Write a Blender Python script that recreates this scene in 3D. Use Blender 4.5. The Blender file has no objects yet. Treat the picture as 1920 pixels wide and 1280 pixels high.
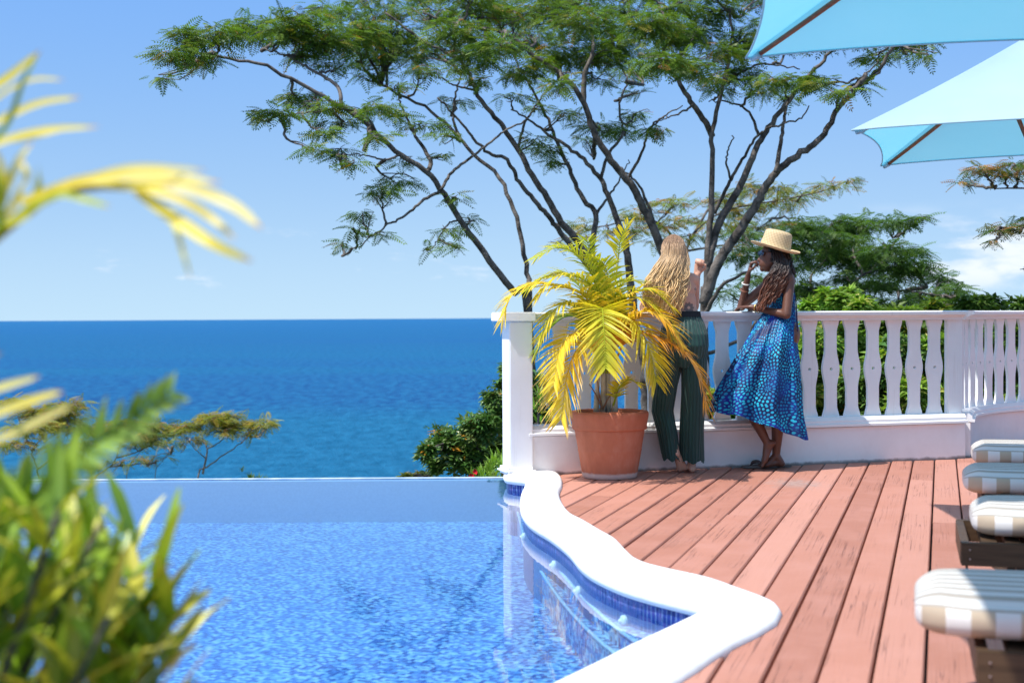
import bpy, bmesh, math, random
import numpy as np
from mathutils import Vector, Matrix

random.seed(11)
rng = np.random.default_rng(11)
S = bpy.context.scene
COL = S.collection

# ------------------------------------------------------------------ camera
F = 2667.0            # focal length in pixels of a 1920 px wide frame (50 mm)
EYE = 1.08            # eye height above the deck
PITCH = math.atan(44.5 / F)
ROLL = math.radians(-0.33)
RC = Matrix.Rotation(math.pi / 2 - PITCH, 4, 'X') @ Matrix.Rotation(ROLL, 4, 'Z')
cd = bpy.data.cameras.new('camera')
cam = bpy.data.objects.new('camera', cd)
COL.objects.link(cam)
cam.matrix_world = Matrix.Translation((0, 0, EYE)) @ RC
cd.lens = 50.0
cd.sensor_width = 36.0
cd.clip_start = 0.05
cd.clip_end = 300000
cd.dof.use_dof = True
cd.dof.focus_distance = 10.2
cd.dof.aperture_fstop = 3.2
S.camera = cam

# ------------------------------------------------------------------ light
LDIR = Vector((0.47, 0.25, -1.0)).normalized()      # the way sunlight travels
sun_dir = -LDIR
SUN_EL = math.asin(sun_dir.z)
SUN_AZ = math.atan2(sun_dir.x, sun_dir.y)
W = bpy.data.worlds.new('World')
S.world = W
W.use_nodes = True
wn = W.node_tree
wn.nodes.clear()


def nd(nt, typ, **kw):
    n = nt.nodes.new(typ)
    ins = kw.pop('ins', {})
    for k, v in kw.items():
        setattr(n, k, v)
    for k, v in ins.items():
        s = n.inputs[k]
        if isinstance(v, bpy.types.NodeSocket):
            nt.links.new(v, s)
        else:
            s.default_value = v
    return n


def ramp(nt, fac, stops, interp='LINEAR'):
    r = nd(nt, 'ShaderNodeValToRGB', ins={'Fac': fac})
    cr = r.color_ramp
    cr.interpolation = interp
    while len(cr.elements) < len(stops):
        cr.elements.new(0.5)
    for e, (p, c) in zip(cr.elements, stops):
        e.position = p
        e.color = (c[0], c[1], c[2], 1)
    return r.outputs['Color']


def math_n(nt, op, a, b=0.0, clamp=False):
    return nd(nt, 'ShaderNodeMath', operation=op, use_clamp=clamp, ins={0: a, 1: b}).outputs[0]


def vmath(nt, op, a, b=(0, 0, 0)):
    n = nd(nt, 'ShaderNodeVectorMath', operation=op, ins={0: a, 1: b})
    return n.outputs['Value'] if op in ('LENGTH', 'DISTANCE', 'DOT_PRODUCT') else n.outputs['Vector']


def mixc(nt, fac, a, b, typ='MIX'):
    n = nd(nt, 'ShaderNodeMix', data_type='RGBA', blend_type=typ)
    for k, v in ((0, fac), (6, a), (7, b)):
        if isinstance(v, bpy.types.NodeSocket):
            nt.links.new(v, n.inputs[k])
        elif k == 0:
            n.inputs[k].default_value = v
        else:
            n.inputs[k].default_value = (v[0], v[1], v[2], 1)
    return n.outputs[2]


sky = nd(wn, 'ShaderNodeTexSky', sky_type='NISHITA', sun_disc=False)
sky.sun_elevation = SUN_EL
sky.sun_rotation = SUN_AZ
sky.altitude = 60
sky.air_density = 1.0
sky.dust_density = 1.0
sky.ozone_density = 1.0
tc = nd(wn, 'ShaderNodeTexCoord')
dirv = tc.outputs['Generated']
sep = nd(wn, 'ShaderNodeSeparateXYZ', ins={0: dirv})
cn = nd(wn, 'ShaderNodeTexNoise', noise_dimensions='3D',
        ins={'Vector': vmath(wn, 'ADD', vmath(wn, 'MULTIPLY', dirv, (9.0, 9.0, 30.0)), (11.3, 2.2, 5.5)),
             'Scale': 1.0, 'Detail': 9.0, 'Roughness': 0.58})
cm = nd(wn, 'ShaderNodeMapRange', interpolation_type='SMOOTHSTEP',
        ins={0: math_n(wn, 'ADD', cn.outputs[0], nd(wn, 'ShaderNodeMapRange', ins={0: sep.outputs[0], 1: 0.18, 2: 0.36, 3: -0.045, 4: 0.085}).outputs[0]),
             1: 0.575, 2: 0.72, 3: 0.0, 4: 0.85})
lo = nd(wn, 'ShaderNodeMapRange', interpolation_type='SMOOTHSTEP', ins={0: sep.outputs[2], 1: 0.004, 2: 0.03})
hi = nd(wn, 'ShaderNodeMapRange', interpolation_type='SMOOTHSTEP', ins={0: sep.outputs[2], 1: 0.045, 2: 0.08, 3: 1.0, 4: 0.0})
cmask = math_n(wn, 'MULTIPLY', cm.outputs[0], math_n(wn, 'MULTIPLY', lo.outputs[0], hi.outputs[0]))
hz = nd(wn, 'ShaderNodeMapRange', interpolation_type='SMOOTHSTEP', ins={0: math_n(wn, 'ABSOLUTE', sep.outputs[2]), 1: 0.06, 2: 0.5, 3: 0.97, 4: 0.0})
# sea haze: the same pale blue all round the horizon
hzc = mixc(wn, nd(wn, 'ShaderNodeMapRange', ins={0: math_n(wn, 'ABSOLUTE', sep.outputs[2]), 1: 0.0, 2: 0.22}).outputs[0], (2.3, 3.3, 4.15), (0.30, 1.28, 3.5))
skyb = mixc(wn, hz.outputs[0], sky.outputs[0], hzc)
skyc = mixc(wn, cmask, skyb, (4.2, 4.4, 4.7))
bg = nd(wn, 'ShaderNodeBackground', ins={'Color': skyc, 'Strength': 0.15})
wo = nd(wn, 'ShaderNodeOutputWorld', ins={'Surface': bg.outputs[0]})

sl = bpy.data.lights.new('sun', 'SUN')
sl.energy = 3.6
sl.angle = math.radians(0.53)
sl.color = (1.0, 0.965, 0.91)
so = bpy.data.objects.new('sun', sl)
COL.objects.link(so)
so.location = (-6, -3, 20)
so.rotation_euler = LDIR.to_track_quat('-Z', 'Y').to_euler()

S.render.engine = 'CYCLES'
S.cycles.max_bounces = 8
S.cycles.transparent_max_bounces = 12
S.cycles.sample_clamp_indirect = 6.0
S.view_settings.view_transform = 'Standard'
S.view_settings.look = 'None'
S.view_settings.gamma = 1.0
S.view_settings.use_curve_mapping = False
S.view_settings.exposure = 0.68


# ------------------------------------------------------------------ tools
def U(px, py, d):
    """world point seen at photograph pixel (px, py) at distance d along +Y"""
    v = RC.to_3x3() @ Vector(((px - 960) / F, -(py - 640) / F, -1.0))
    return Vector((0, 0, EYE)) + v * (d / v.y)


def G(px, py, z=0.0):
    """world point on the level z seen at photograph pixel (px, py)"""
    v = RC.to_3x3() @ Vector(((px - 960) / F, -(py - 640) / F, -1.0))
    return Vector((0, 0, EYE)) + v * ((z - EYE) / v.z)


def A3(seq):
    return np.array([tuple(p) for p in seq], dtype=float)


class Acc:
    """collects vertices and faces for ONE mesh"""

    def __init__(self):
        self.v, self.q, self.t, self.c, self.uv, self.n = [], [], [], [], [], 0

    def add(self, v, q=None, t=None, c=None, uv=None):
        v = np.asarray(v, float).reshape(-1, 3)
        if q is not None and len(q):
            self.q.append(np.asarray(q, int).reshape(-1, 4) + self.n)
        if t is not None and len(t):
            self.t.append(np.asarray(t, int).reshape(-1, 3) + self.n)
        self.v.append(v)
        if c is not None:
            c = np.asarray(c, float)
            if c.ndim == 1:
                c = np.tile(c, (len(v), 1))
            self.c.append(c[:, :3])
        if uv is not None:
            self.uv.append(np.asarray(uv, float).reshape(-1, 3))
        self.n += len(v)

    def box(self, cx, cy, cz, sx, sy, sz, rot=0.0):
        x, y, z = sx / 2, sy / 2, sz / 2
        p = np.array([(a * x, b * y, c * z) for c in (-1, 1) for a, b in ((-1, -1), (1, -1), (1, 1), (-1, 1))])
        ca, sa = math.cos(rot), math.sin(rot)
        p = np.stack([p[:, 0] * ca - p[:, 1] * sa + cx, p[:, 0] * sa + p[:, 1] * ca + cy, p[:, 2] + cz], 1)
        self.add(p, q=[(0, 3, 2, 1), (4, 5, 6, 7), (0, 1, 5, 4), (1, 2, 6, 5), (2, 3, 7, 6), (3, 0, 4, 7)])

    def loft(self, rings, closed=True, cap=True, c=None, uv=None):
        r = np.asarray(rings, float)
        n, m, _ = r.shape
        i, j = np.meshgrid(np.arange(n - 1), np.arange(m if closed else m - 1), indexing='ij')
        j2 = (j + 1) % m
        q = np.stack([i * m + j, i * m + j2, (i + 1) * m + j2, (i + 1) * m + j], -1).reshape(-1, 4)
        v = r.reshape(-1, 3)
        t = None
        if cap and closed:
            v = np.vstack([v, r[0].mean(0), r[-1].mean(0)])
            a, b = n * m, n * m + 1
            jj = np.arange(m)
            t = np.vstack([np.stack([(jj + 1) % m, jj, np.full(m, a)], 1),
                           np.stack([(n - 1) * m + jj, (n - 1) * m + (jj + 1) % m, np.full(m, b)], 1)])
            if c is not None and np.ndim(c) == 2:
                c = np.vstack([c, c[:1], c[-1:]])
        self.add(v, q=q, t=t, c=c, uv=uv)

    def tube(self, path, rad, sides=6, c=None, cap=True):
        P = np.asarray(path, float)
        n = len(P)
        rad = np.broadcast_to(np.asarray(rad, float), (n,))
        T = np.gradient(P, axis=0)
        T /= np.linalg.norm(T, axis=1)[:, None] + 1e-12
        ref = np.array([0.3, 1.0, 0.2]) if abs(T[0][1]) < 0.9 else np.array([1.0, 0.2, 0.1])
        nn = np.cross(T[0], ref)
        nn /= np.linalg.norm(nn)
        rings = []
        a = np.linspace(0, 2 * np.pi, sides, endpoint=False)
        for k in range(n):
            nn = nn - T[k] * np.dot(nn, T[k])
            nn /= np.linalg.norm(nn) + 1e-12
            b = np.cross(T[k], nn)
            rings.append(P[k] + rad[k] * (np.cos(a)[:, None] * nn + np.sin(a)[:, None] * b))
        cc = None
        if c is not None:
            c = np.asarray(c, float)
            cc = np.tile(c, (n * sides, 1)) if c.ndim == 1 else np.repeat(c, sides, axis=0)
        self.loft(rings, True, cap, cc)

    def capsule(self, p0, p1, r0, r1, seg=12):
        p0, p1 = np.array(p0, float), np.array(p1, float)
        d = p1 - p0
        L = np.linalg.norm(d)
        d = d / (L + 1e-9)
        path, rad = [], []
        for a in np.linspace(-math.pi / 2, 0, 5):
            path.append(p0 + d * r0 * math.sin(a))
            rad.append(max(r0 * math.cos(a), 1e-4))
        for a in np.linspace(0, math.pi / 2, 5):
            path.append(p1 + d * r1 * math.sin(a))
            rad.append(max(r1 * math.cos(a), 1e-4))
        ref = np.array([0, 0, 1.0]) if abs(d[2]) < 0.9 else np.array([1.0, 0, 0])
        n1 = np.cross(d, ref)
        n1 /= np.linalg.norm(n1)
        n2 = np.cross(d, n1)
        a = np.linspace(0, 2 * np.pi, seg, endpoint=False)
        self.loft([p + r * (np.cos(a)[:, None] * n1 + np.sin(a)[:, None] * n2) for p, r in zip(path, rad)])

    def ell(self, c, r, rotz=0.0, tilt=0.0):
        th = np.linspace(0, np.pi, 13)
        a = np.linspace(0, 2 * np.pi, 16, endpoint=False)
        rings = []
        M = np.array(Matrix.Rotation(rotz, 3, 'Z') @ Matrix.Rotation(tilt, 3, 'Y'))
        for t in th:
            s = max(math.sin(t), 1e-3)
            p = np.stack([r[0] * s * np.cos(a), r[1] * s * np.sin(a), np.full(16, -r[2] * math.cos(t))], 1)
            rings.append(p @ M.T + np.array(c))
        self.loft(rings)

    def build(self, name, mat, parent=None, smooth=False):
        V = np.concatenate(self.v)
        Q = np.concatenate(self.q) if self.q else np.zeros((0, 4), int)
        T = np.concatenate(self.t) if self.t else np.zeros((0, 3), int)
        me = bpy.data.meshes.new(name)
        me.vertices.add(len(V))
        me.vertices.foreach_set('co', V.astype(np.float32).ravel())
        loops = np.concatenate([Q.ravel(), T.ravel()]).astype(np.int32)
        me.loops.add(len(loops))
        me.loops.foreach_set('vertex_index', loops)
        me.polygons.add(len(Q) + len(T))
        st = np.concatenate([np.arange(len(Q)) * 4, len(Q) * 4 + np.arange(len(T)) * 3]).astype(np.int32)
        me.polygons.foreach_set('loop_start', st)
        me.polygons.foreach_set('use_smooth', np.full(len(st), bool(smooth)))
        me.update(calc_edges=True)
        me.validate()
        if self.c:
            C = np.concatenate(self.c)
            if len(C) == len(V):
                at = me.attributes.new('col', 'FLOAT_COLOR', 'POINT')
                at.data.foreach_set('color', np.hstack([C, np.ones((len(C), 1))]).astype(np.float32).ravel())
        if self.uv:
            C = np.concatenate(self.uv)
            if len(C) == len(V):
                at = me.attributes.new('uvp', 'FLOAT_VECTOR', 'POINT')
                at.data.foreach_set('vector', C.astype(np.float32).ravel())
        if mat:
            me.materials.append(mat)
        o = bpy.data.objects.new(name, me)
        COL.objects.link(o)
        if parent:
            o.parent = parent
            o.matrix_parent_inverse = parent.matrix_world.inverted()
        return o


def tag(o, label=None, cat=None, group=None, kind=None):
    for k, v in (('label', label), ('category', cat), ('group', group), ('kind', kind)):
        if v:
            o[k] = v
    return o


def thing(name, label, cat, loc, group=None, rotz=0.0):
    o = bpy.data.objects.new(name, None)
    COL.objects.link(o)
    o.empty_display_size = 0.1
    o.location = loc
    o.rotation_euler = (0, 0, rotz)
    o.matrix_world = Matrix.Translation(loc) @ Matrix.Rotation(rotz, 4, 'Z')
    return tag(o, label, cat, group)


def ngon_prism(name, pts, z0, z1, mat, parent=None):
    bm = bmesh.new()
    lo_ = [bm.verts.new((p[0], p[1], z0)) for p in pts]
    hi_ = [bm.verts.new((p[0], p[1], z1)) for p in pts]
    n = len(pts)
    f1 = bm.faces.new(hi_)
    f2 = bm.faces.new(lo_[::-1])
    for i in range(n):
        bm.faces.new((lo_[i], lo_[(i + 1) % n], hi_[(i + 1) % n], hi_[i]))
    bmesh.ops.triangulate(bm, faces=[f1, f2])
    bmesh.ops.recalc_face_normals(bm, faces=bm.faces)
    me = bpy.data.meshes.new(name)
    bm.to_mesh(me)
    bm.free()
    me.materials.append(mat)
    o = bpy.data.objects.new(name, me)
    COL.objects.link(o)
    if parent:
        o.parent = parent
        o.matrix_parent_inverse = parent.matrix_world.inverted()
    return o


def smooth_path(pts, n):
    """Catmull-Rom through pts, n samples"""
    P = np.asarray([tuple(p) for p in pts], float)
    if len(P) == 2:
        t = np.linspace(0, 1, n)[:, None]
        return P[0] * (1 - t) + P[1] * t
    E = np.vstack([2 * P[0] - P[1], P, 2 * P[-1] - P[-2]])
    seg = np.linalg.norm(np.diff(P, axis=0), axis=1)
    cum = np.concatenate([[0], np.cumsum(seg)])
    out = []
    for s in np.linspace(0, cum[-1], n):
        i = min(np.searchsorted(cum, s, 'right') - 1, len(seg) - 1)
        t = (s - cum[i]) / (seg[i] + 1e-12)
        a, b, c, d = E[i], E[i + 1], E[i + 2], E[i + 3]
        out.append(0.5 * (2 * b + (c - a) * t + (2 * a - 5 * b + 4 * c - d) * t * t + (3 * b - a - 3 * c + d) * t ** 3))
    return np.array(out)


def sweep(acc, path, profile):
    """profile: closed list of (offset to the left-hand normal, z) swept along a 2-D path"""
    P = np.asarray([(p[0], p[1]) for p in path], float)
    T = np.gradient(P, axis=0)
    T /= np.linalg.norm(T, axis=1)[:, None]
    N = np.stack([-T[:, 1], T[:, 0]], 1)
    rings = []
    for p, n in zip(P, N):
        rings.append([(p[0] + n[0] * o, p[1] + n[1] * o, z) for o, z in profile])
    acc.loft(rings)


# ------------------------------------------------------------------ materials
def mat(name, color=(0.5, 0.5, 0.5), rough=0.6, spec=0.4):
    m = bpy.data.materials.new(name)
    m.use_nodes = True
    nt = m.node_tree
    b = nt.nodes['Principled BSDF']
    b.inputs['Base Color'].default_value = (*color, 1)
    b.inputs['Roughness'].default_value = rough
    b.inputs['Specular IOR Level'].default_value = spec
    return m, nt, b


def noise_n(nt, vec, scale, detail=4.0, rough=0.55, dist=0.0):
    return nd(nt, 'ShaderNodeTexNoise', ins={'Vector': vec, 'Scale': scale, 'Detail': detail, 'Roughness': rough,
                                             'Distortion': dist}).outputs[0]


def bump(nt, b, h, strength=0.3, dist=0.01):
    n = nd(nt, 'ShaderNodeBump', ins={'Height': h, 'Strength': strength, 'Distance': dist})
    nt.links.new(n.outputs[0], b.inputs['Normal'])
    return n.outputs[0]


def gpos(nt):
    return nd(nt, 'ShaderNodeNewGeometry').outputs['Position']


def setc(nt, b, sock):
    nt.links.new(sock, b.inputs['Base Color'])


def two_tone(name, c1, c2, scale, rough=0.7, bs=0.2, bd=0.005, spec=0.3, detail=5.0):
    m, nt, b = mat(name, c1, rough, spec)
    n = noise_n(nt, gpos(nt), scale, detail)
    setc(nt, b, ramp(nt, n, [(0.35, c1), (0.65, c2)]))
    if bs:
        bump(nt, b, noise_n(nt, gpos(nt), scale * 4, 4), bs, bd)
    return m


def leaf_mat(name, transl=0.42, rough=0.45, spec=0.35, tint=(1.25, 1.3, 0.55)):
    m, nt, b = mat(name, (0.1, 0.2, 0.05), rough, spec)
    at = nd(nt, 'ShaderNodeAttribute', attribute_name='col').outputs['Color']
    setc(nt, b, at)
    tr = nd(nt, 'ShaderNodeBsdfTranslucent', ins={'Color': mixc(nt, 1.0, at, tint, 'MULTIPLY')})
    mx = nd(nt, 'ShaderNodeMixShader', ins={0: transl, 1: b.outputs[0], 2: tr.outputs[0]})
    nt.links.new(mx.outputs[0], nt.nodes['Material Output'].inputs['Surface'])
    return m


# white painted timber and masonry
M_white, nt, b = mat('white_paint', (0.8, 0.79, 0.79), 0.5, 0.35)
g = gpos(nt)
n1 = noise_n(nt, g, 2.2, 6, 0.65)
n2 = noise_n(nt, g, 38.0, 4, 0.6)
base = ramp(nt, n1, [(0.3, (0.79, 0.775, 0.765)), (0.6, (0.85, 0.84, 0.83))])
spots = nd(nt, 'ShaderNodeMapRange', ins={0: n2, 1: 0.70, 2: 0.76}).outputs[0]
setc(nt, b, mixc(nt, math_n(nt, 'MULTIPLY', spots, 0.45), base, (0.42, 0.38, 0.33)))
drip = nd(nt, 'ShaderNodeMapRange', ins={0: noise_n(nt, vmath(nt, 'MULTIPLY', g, (30, 30, 1.6)), 1.0, 4, 0.6), 1: 0.60, 2: 0.74, 3: 0.0, 4: 0.30}).outputs[0]
setc(nt, b, mixc(nt, drip, mixc(nt, math_n(nt, 'MULTIPLY', spots, 0.45), base, (0.42, 0.38, 0.33)), (0.56, 0.51, 0.46)))
bump(nt, b, noise_n(nt, g, 26.0, 5), 0.14, 0.004)

M_render, nt, b = mat('white_masonry_paint', (0.8, 0.78, 0.78), 0.62, 0.3)
g = gpos(nt)
sep3 = nd(nt, 'ShaderNodeSeparateXYZ', ins={0: g})
n1 = noise_n(nt, g, 3.0, 7, 0.7)
base = ramp(nt, n1, [(0.3, (0.78, 0.75, 0.735)), (0.62, (0.85, 0.83, 0.82))])
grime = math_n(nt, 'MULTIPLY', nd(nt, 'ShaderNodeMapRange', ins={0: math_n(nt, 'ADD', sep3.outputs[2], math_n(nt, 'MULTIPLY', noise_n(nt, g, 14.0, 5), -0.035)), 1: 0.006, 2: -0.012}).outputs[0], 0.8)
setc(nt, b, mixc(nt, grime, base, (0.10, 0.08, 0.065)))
bump(nt, b, noise_n(nt, g, 18.0, 6), 0.25, 0.008)

M_coping, nt, b = mat('coping_paint', (0.84, 0.83, 0.82), 0.55, 0.3)
g = gpos(nt)
n1 = noise_n(nt, g, 5.0, 7, 0.7)
setc(nt, b, ramp(nt, n1, [(0.3, (0.78, 0.77, 0.76)), (0.55, (0.85, 0.845, 0.84))]))
bump(nt, b, noise_n(nt, g, 12.0, 6), 0.3, 0.01)

# salmon painted deck timber, grain along the boards
DECK_AZ = math.atan(805 / F)
M_deck, nt, b = mat('salmon_deck_paint', (0.55, 0.22, 0.16), 0.62, 0.3)
g = gpos(nt)
oi = nd(nt, 'ShaderNodeObjectInfo')
rotv = nd(nt, 'ShaderNodeVectorRotate', rotation_type='Z_AXIS', ins={'Vector': g, 'Angle': DECK_AZ}).outputs[0]
off = vmath(nt, 'ADD', rotv, nd(nt, 'ShaderNodeCombineXYZ', ins={0: 0.0, 1: math_n(nt, 'MULTIPLY', oi.outputs['Random'], 37.0), 2: 0.0}).outputs[0])
gr = noise_n(nt, vmath(nt, 'MULTIPLY', off, (46.0, 2.6, 10.0)), 1.0, 6, 0.6, 0.6)
blot = noise_n(nt, off, 3.2, 6, 0.65)
tone = ramp(nt, oi.outputs['Random'], [(0.0, (0.37, 0.155, 0.104)), (0.3, (0.455, 0.20, 0.138)), (0.6, (0.41, 0.178, 0.122)), (0.8, (0.475, 0.22, 0.158)), (1.0, (0.51, 0.245, 0.178))])
c1 = mixc(nt, nd(nt, 'ShaderNodeMapRange', ins={0: blot, 1: 0.42, 2: 0.72, 3: 0.0, 4: 0.35}).outputs[0], tone, (0.54, 0.27, 0.215))
cr1 = noise_n(nt, vmath(nt, 'MULTIPLY', off, (50.0, 0.5, 6.0)), 1.0, 3, 0.55, 0.5)
crk = math_n(nt, 'ABSOLUTE', math_n(nt, 'SUBTRACT', cr1, 0.5))
crk = nd(nt, 'ShaderNodeMapRange', ins={0: crk, 1: 0.002, 2: 0.010, 3: 1.0, 4: 0.0}).outputs[0]
gate = nd(nt, 'ShaderNodeMapRange', ins={0: noise_n(nt, vmath(nt, 'MULTIPLY', off, (6.0, 1.6, 1.0)), 1.0, 2), 1: 0.46, 2: 0.58}).outputs[0]
crk = math_n(nt, 'MULTIPLY', crk, gate)
c2 = mixc(nt, math_n(nt, 'MULTIPLY', crk, 0.6), c1, (0.11, 0.045, 0.035))
flk = nd(nt, 'ShaderNodeMapRange', ins={0: noise_n(nt, vmath(nt, 'MULTIPLY', off, (26, 11, 5)), 1.0, 4, 0.7), 1: 0.73, 2: 0.77, 3: 0.0, 4: 0.3}).outputs[0]
c3 = mixc(nt, flk, c2, (0.30, 0.16, 0.12))
# the worn grey patch beside the balustrade
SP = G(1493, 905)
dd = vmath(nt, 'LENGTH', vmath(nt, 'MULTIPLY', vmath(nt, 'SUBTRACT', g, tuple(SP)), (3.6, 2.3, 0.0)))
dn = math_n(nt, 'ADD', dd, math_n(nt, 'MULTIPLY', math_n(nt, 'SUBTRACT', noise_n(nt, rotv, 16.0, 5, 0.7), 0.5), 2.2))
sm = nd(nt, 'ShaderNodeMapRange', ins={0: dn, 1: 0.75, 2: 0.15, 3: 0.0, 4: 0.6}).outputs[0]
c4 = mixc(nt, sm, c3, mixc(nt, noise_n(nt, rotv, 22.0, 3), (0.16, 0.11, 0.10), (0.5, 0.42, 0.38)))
setc(nt, b, c4)
hh = math_n(nt, 'SUBTRACT', gr, math_n(nt, 'MULTIPLY', crk, 1.6))
bump(nt, b, hh, 0.55, 0.004)

M_dark = two_tone('deck_underside', (0.02, 0.015, 0.012), (0.035, 0.025, 0.02), 5.0)

# pool mosaic
def mosaic(name, stops, size, warp):
    m, nt, b = mat(name, (0.1, 0.3, 0.7), 0.3, 0.4)
    g = vmath(nt, 'ADD', gpos(nt), (0.0031, 0.0047, 0.0057))
    r = nd(nt, 'ShaderNodeVectorRotate', rotation_type='Z_AXIS', ins={'Vector': g, 'Angle': 0.35}).outputs[0]
    nz = nd(nt, 'ShaderNodeTexNoise', ins={'Vector': g, 'Scale': 9.0, 'Detail': 3.0}).outputs['Color']
    w = vmath(nt, 'ADD', r, vmath(nt, 'MULTIPLY', vmath(nt, 'SUBTRACT', nz, (0.5, 0.5, 0.5)), (warp, warp, 0)))
    sc = vmath(nt, 'MULTIPLY', w, (1 / size, 1 / size, 1 / size))
    fl = vmath(nt, 'FLOOR', sc)
    wnz = nd(nt, 'ShaderNodeTexWhiteNoise', noise_dimensions='3D', ins={'Vector': fl}).outputs['Value']
    big = noise_n(nt, g, 1.3, 3, 0.5)
    f = math_n(nt, 'ADD', math_n(nt, 'MULTIPLY', wnz, 0.8), math_n(nt, 'MULTIPLY', big, 0.2))
    col = ramp(nt, f, stops)
    fr = vmath(nt, 'FRACTION', sc)
    sp = nd(nt, 'ShaderNodeSeparateXYZ', ins={0: fr})
    mn = math_n(nt, 'MINIMUM', sp.outputs[0], sp.outputs[1])
    gt = nd(nt, 'ShaderNodeMapRange', ins={0: mn, 1: 0.05, 2: 0.12, 3: 0.5, 4: 0.0}).outputs[0]
    setc(nt, b, mixc(nt, gt, col, (0.35, 0.55, 0.75)))
    return m


M_mosaic = mosaic('blue_mosaic', [(0.12, (0.008, 0.03, 0.24)), (0.30, (0.02, 0.09, 0.40)), (0.50, (0.06, 0.21, 0.54)),
                                  (0.70, (0.16, 0.38, 0.66)), (0.86, (0.33, 0.56, 0.75)), (0.97, (0.05, 0.42, 0.50))], 0.021, 0.014)
M_mosaic_wall = mosaic('shaded_mosaic', [(0.1, (0.006, 0.015, 0.13)), (0.4, (0.012, 0.035, 0.24)), (0.65, (0.04, 0.045, 0.22)),
                                       (0.85, (0.10, 0.07, 0.26)), (0.97, (0.03, 0.20, 0.55))], 0.020, 0.02)  # the side wall's shadow is put into these darker tile colours
M_plainblue = two_tone('plain_blue_tile', (0.20, 0.34, 0.52), (0.23, 0.38, 0.57), 60.0, 0.3, 0.0)
M_nosing = two_tone('pale_mosaic_trim', (0.16, 0.36, 0.62), (0.45, 0.62, 0.75), 60.0, 0.3, 0.0)
M_edge = two_tone('wet_edge_tile', (0.25, 0.38, 0.58), (0.5, 0.58, 0.68), 9.0, 0.7, 0.1)

M_water = bpy.data.materials.new('pool_water')
M_water.use_nodes = True
nt = M_water.node_tree
nt.nodes.clear()
g = gpos(nt)
h = math_n(nt, 'ADD', noise_n(nt, vmath(nt, 'MULTIPLY', g, (1.0, 1.5, 1.0)), 3.2, 3, 0.5),
           math_n(nt, 'MULTIPLY', noise_n(nt, g, 17.0, 2, 0.5), 0.22))
bn = nd(nt, 'ShaderNodeBump', ins={'Height': h, 'Strength': 0.12, 'Distance': 0.006})
fr = nd(nt, 'ShaderNodeFresnel', ins={'IOR': 1.33, 'Normal': bn.outputs[0]})
tp = nd(nt, 'ShaderNodeBsdfTransparent', ins={'Color': (0.70, 0.88, 0.96, 1)})
gl = nd(nt, 'ShaderNodeBsdfGlossy', ins={'Color': (1, 1, 1, 1), 'Roughness': 0.015, 'Normal': bn.outputs[0]})
mx = nd(nt, 'ShaderNodeMixShader', ins={0: fr.outputs[0], 1: tp.outputs[0], 2: gl.outputs[0]})
nd(nt, 'ShaderNodeOutputMaterial', ins={'Surface': mx.outputs[0]})

# the sea
M_sea, nt, b = mat('sea_water', (0.005, 0.1, 0.25), 0.5, 0.05)
g = gpos(nt)
b.inputs['IOR'].default_value = 1.33
ln = nd(nt, 'ShaderNodeVectorMath', operation='LENGTH', ins={0: g}).outputs['Value']
far = nd(nt, 'ShaderNodeMapRange', ins={0: ln, 1: 500.0, 2: 3500.0}).outputs[0]
teal = mixc(nt, far, (0.003, 0.105, 0.225), (0.004, 0.055, 0.185))
cloud_shade = noise_n(nt, vmath(nt, 'MULTIPLY', g, (0.00022, 0.0011, 1.0)), 1.0, 4, 0.55, 0.4)  # cloud shadow on the sea, painted into its colour as dark noise patches
teal = mixc(nt, nd(nt, 'ShaderNodeMapRange', interpolation_type='SMOOTHSTEP', ins={0: cloud_shade, 1: 0.47, 2: 0.60, 3: 0.0, 4: 0.85}).outputs[0], teal, (0.004, 0.045, 0.20))
wv = noise_n(nt, vmath(nt, 'MULTIPLY', g, (0.13, 0.045, 1.0)), 1.0, 8, 0.8)
teal = mixc(nt, nd(nt, 'ShaderNodeMapRange', ins={0: wv, 1: 0.40, 2: 0.62, 3: 0.0, 4: 0.9}).outputs[0], teal, (0.02, 0.19, 0.37))
wc = noise_n(nt, vmath(nt, 'MULTIPLY', g, (0.20, 0.06, 1.0)), 1.0, 2, 0.6)
wcm = nd(nt, 'ShaderNodeMapRange', ins={0: wc, 1: 0.755, 2: 0.79, 3: 0.0, 4: 0.8}).outputs[0]
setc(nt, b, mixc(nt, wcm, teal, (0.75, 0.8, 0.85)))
bump(nt, b, math_n(nt, 'ADD', wv, noise_n(nt, vmath(nt, 'MULTIPLY', g, (0.35, 0.5, 1.0)), 1.0, 3)), 1.0, 2.5)

M_soil = two_tone('hillside_soil', (0.07, 0.06, 0.03), (0.05, 0.09, 0.02), 0.8, 0.9, 0.5, 0.1)
M_bark = two_tone('grey_bark', (0.05, 0.042, 0.036), (0.19, 0.165, 0.145), 9.0, 0.85, 0.6, 0.02)
M_bark_pale = two_tone('pale_bark', (0.16, 0.13, 0.10), (0.32, 0.27, 0.22), 9.0, 0.85, 0.6, 0.02)
M_leaf = leaf_mat('leaf')
M_palm = leaf_mat('palm_leaf', 0.4, 0.42, 0.35, (1.15, 1.1, 0.5))
M_glossleaf = leaf_mat('glossy_leaf', 0.22, 0.35, 0.5)
M_terra, nt, b = mat('terracotta', (0.42, 0.14, 0.075), 0.8, 0.2)
g = gpos(nt)
sp = nd(nt, 'ShaderNodeSeparateXYZ', ins={0: g})
n1 = noise_n(nt, vmath(nt, 'MULTIPLY', g, (7, 7, 3)), 1.0, 7, 0.65)
tcol = ramp(nt, n1, [(0.3, (0.36, 0.115, 0.06)), (0.55, (0.46, 0.155, 0.085)), (0.78, (0.52, 0.23, 0.15))])
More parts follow.
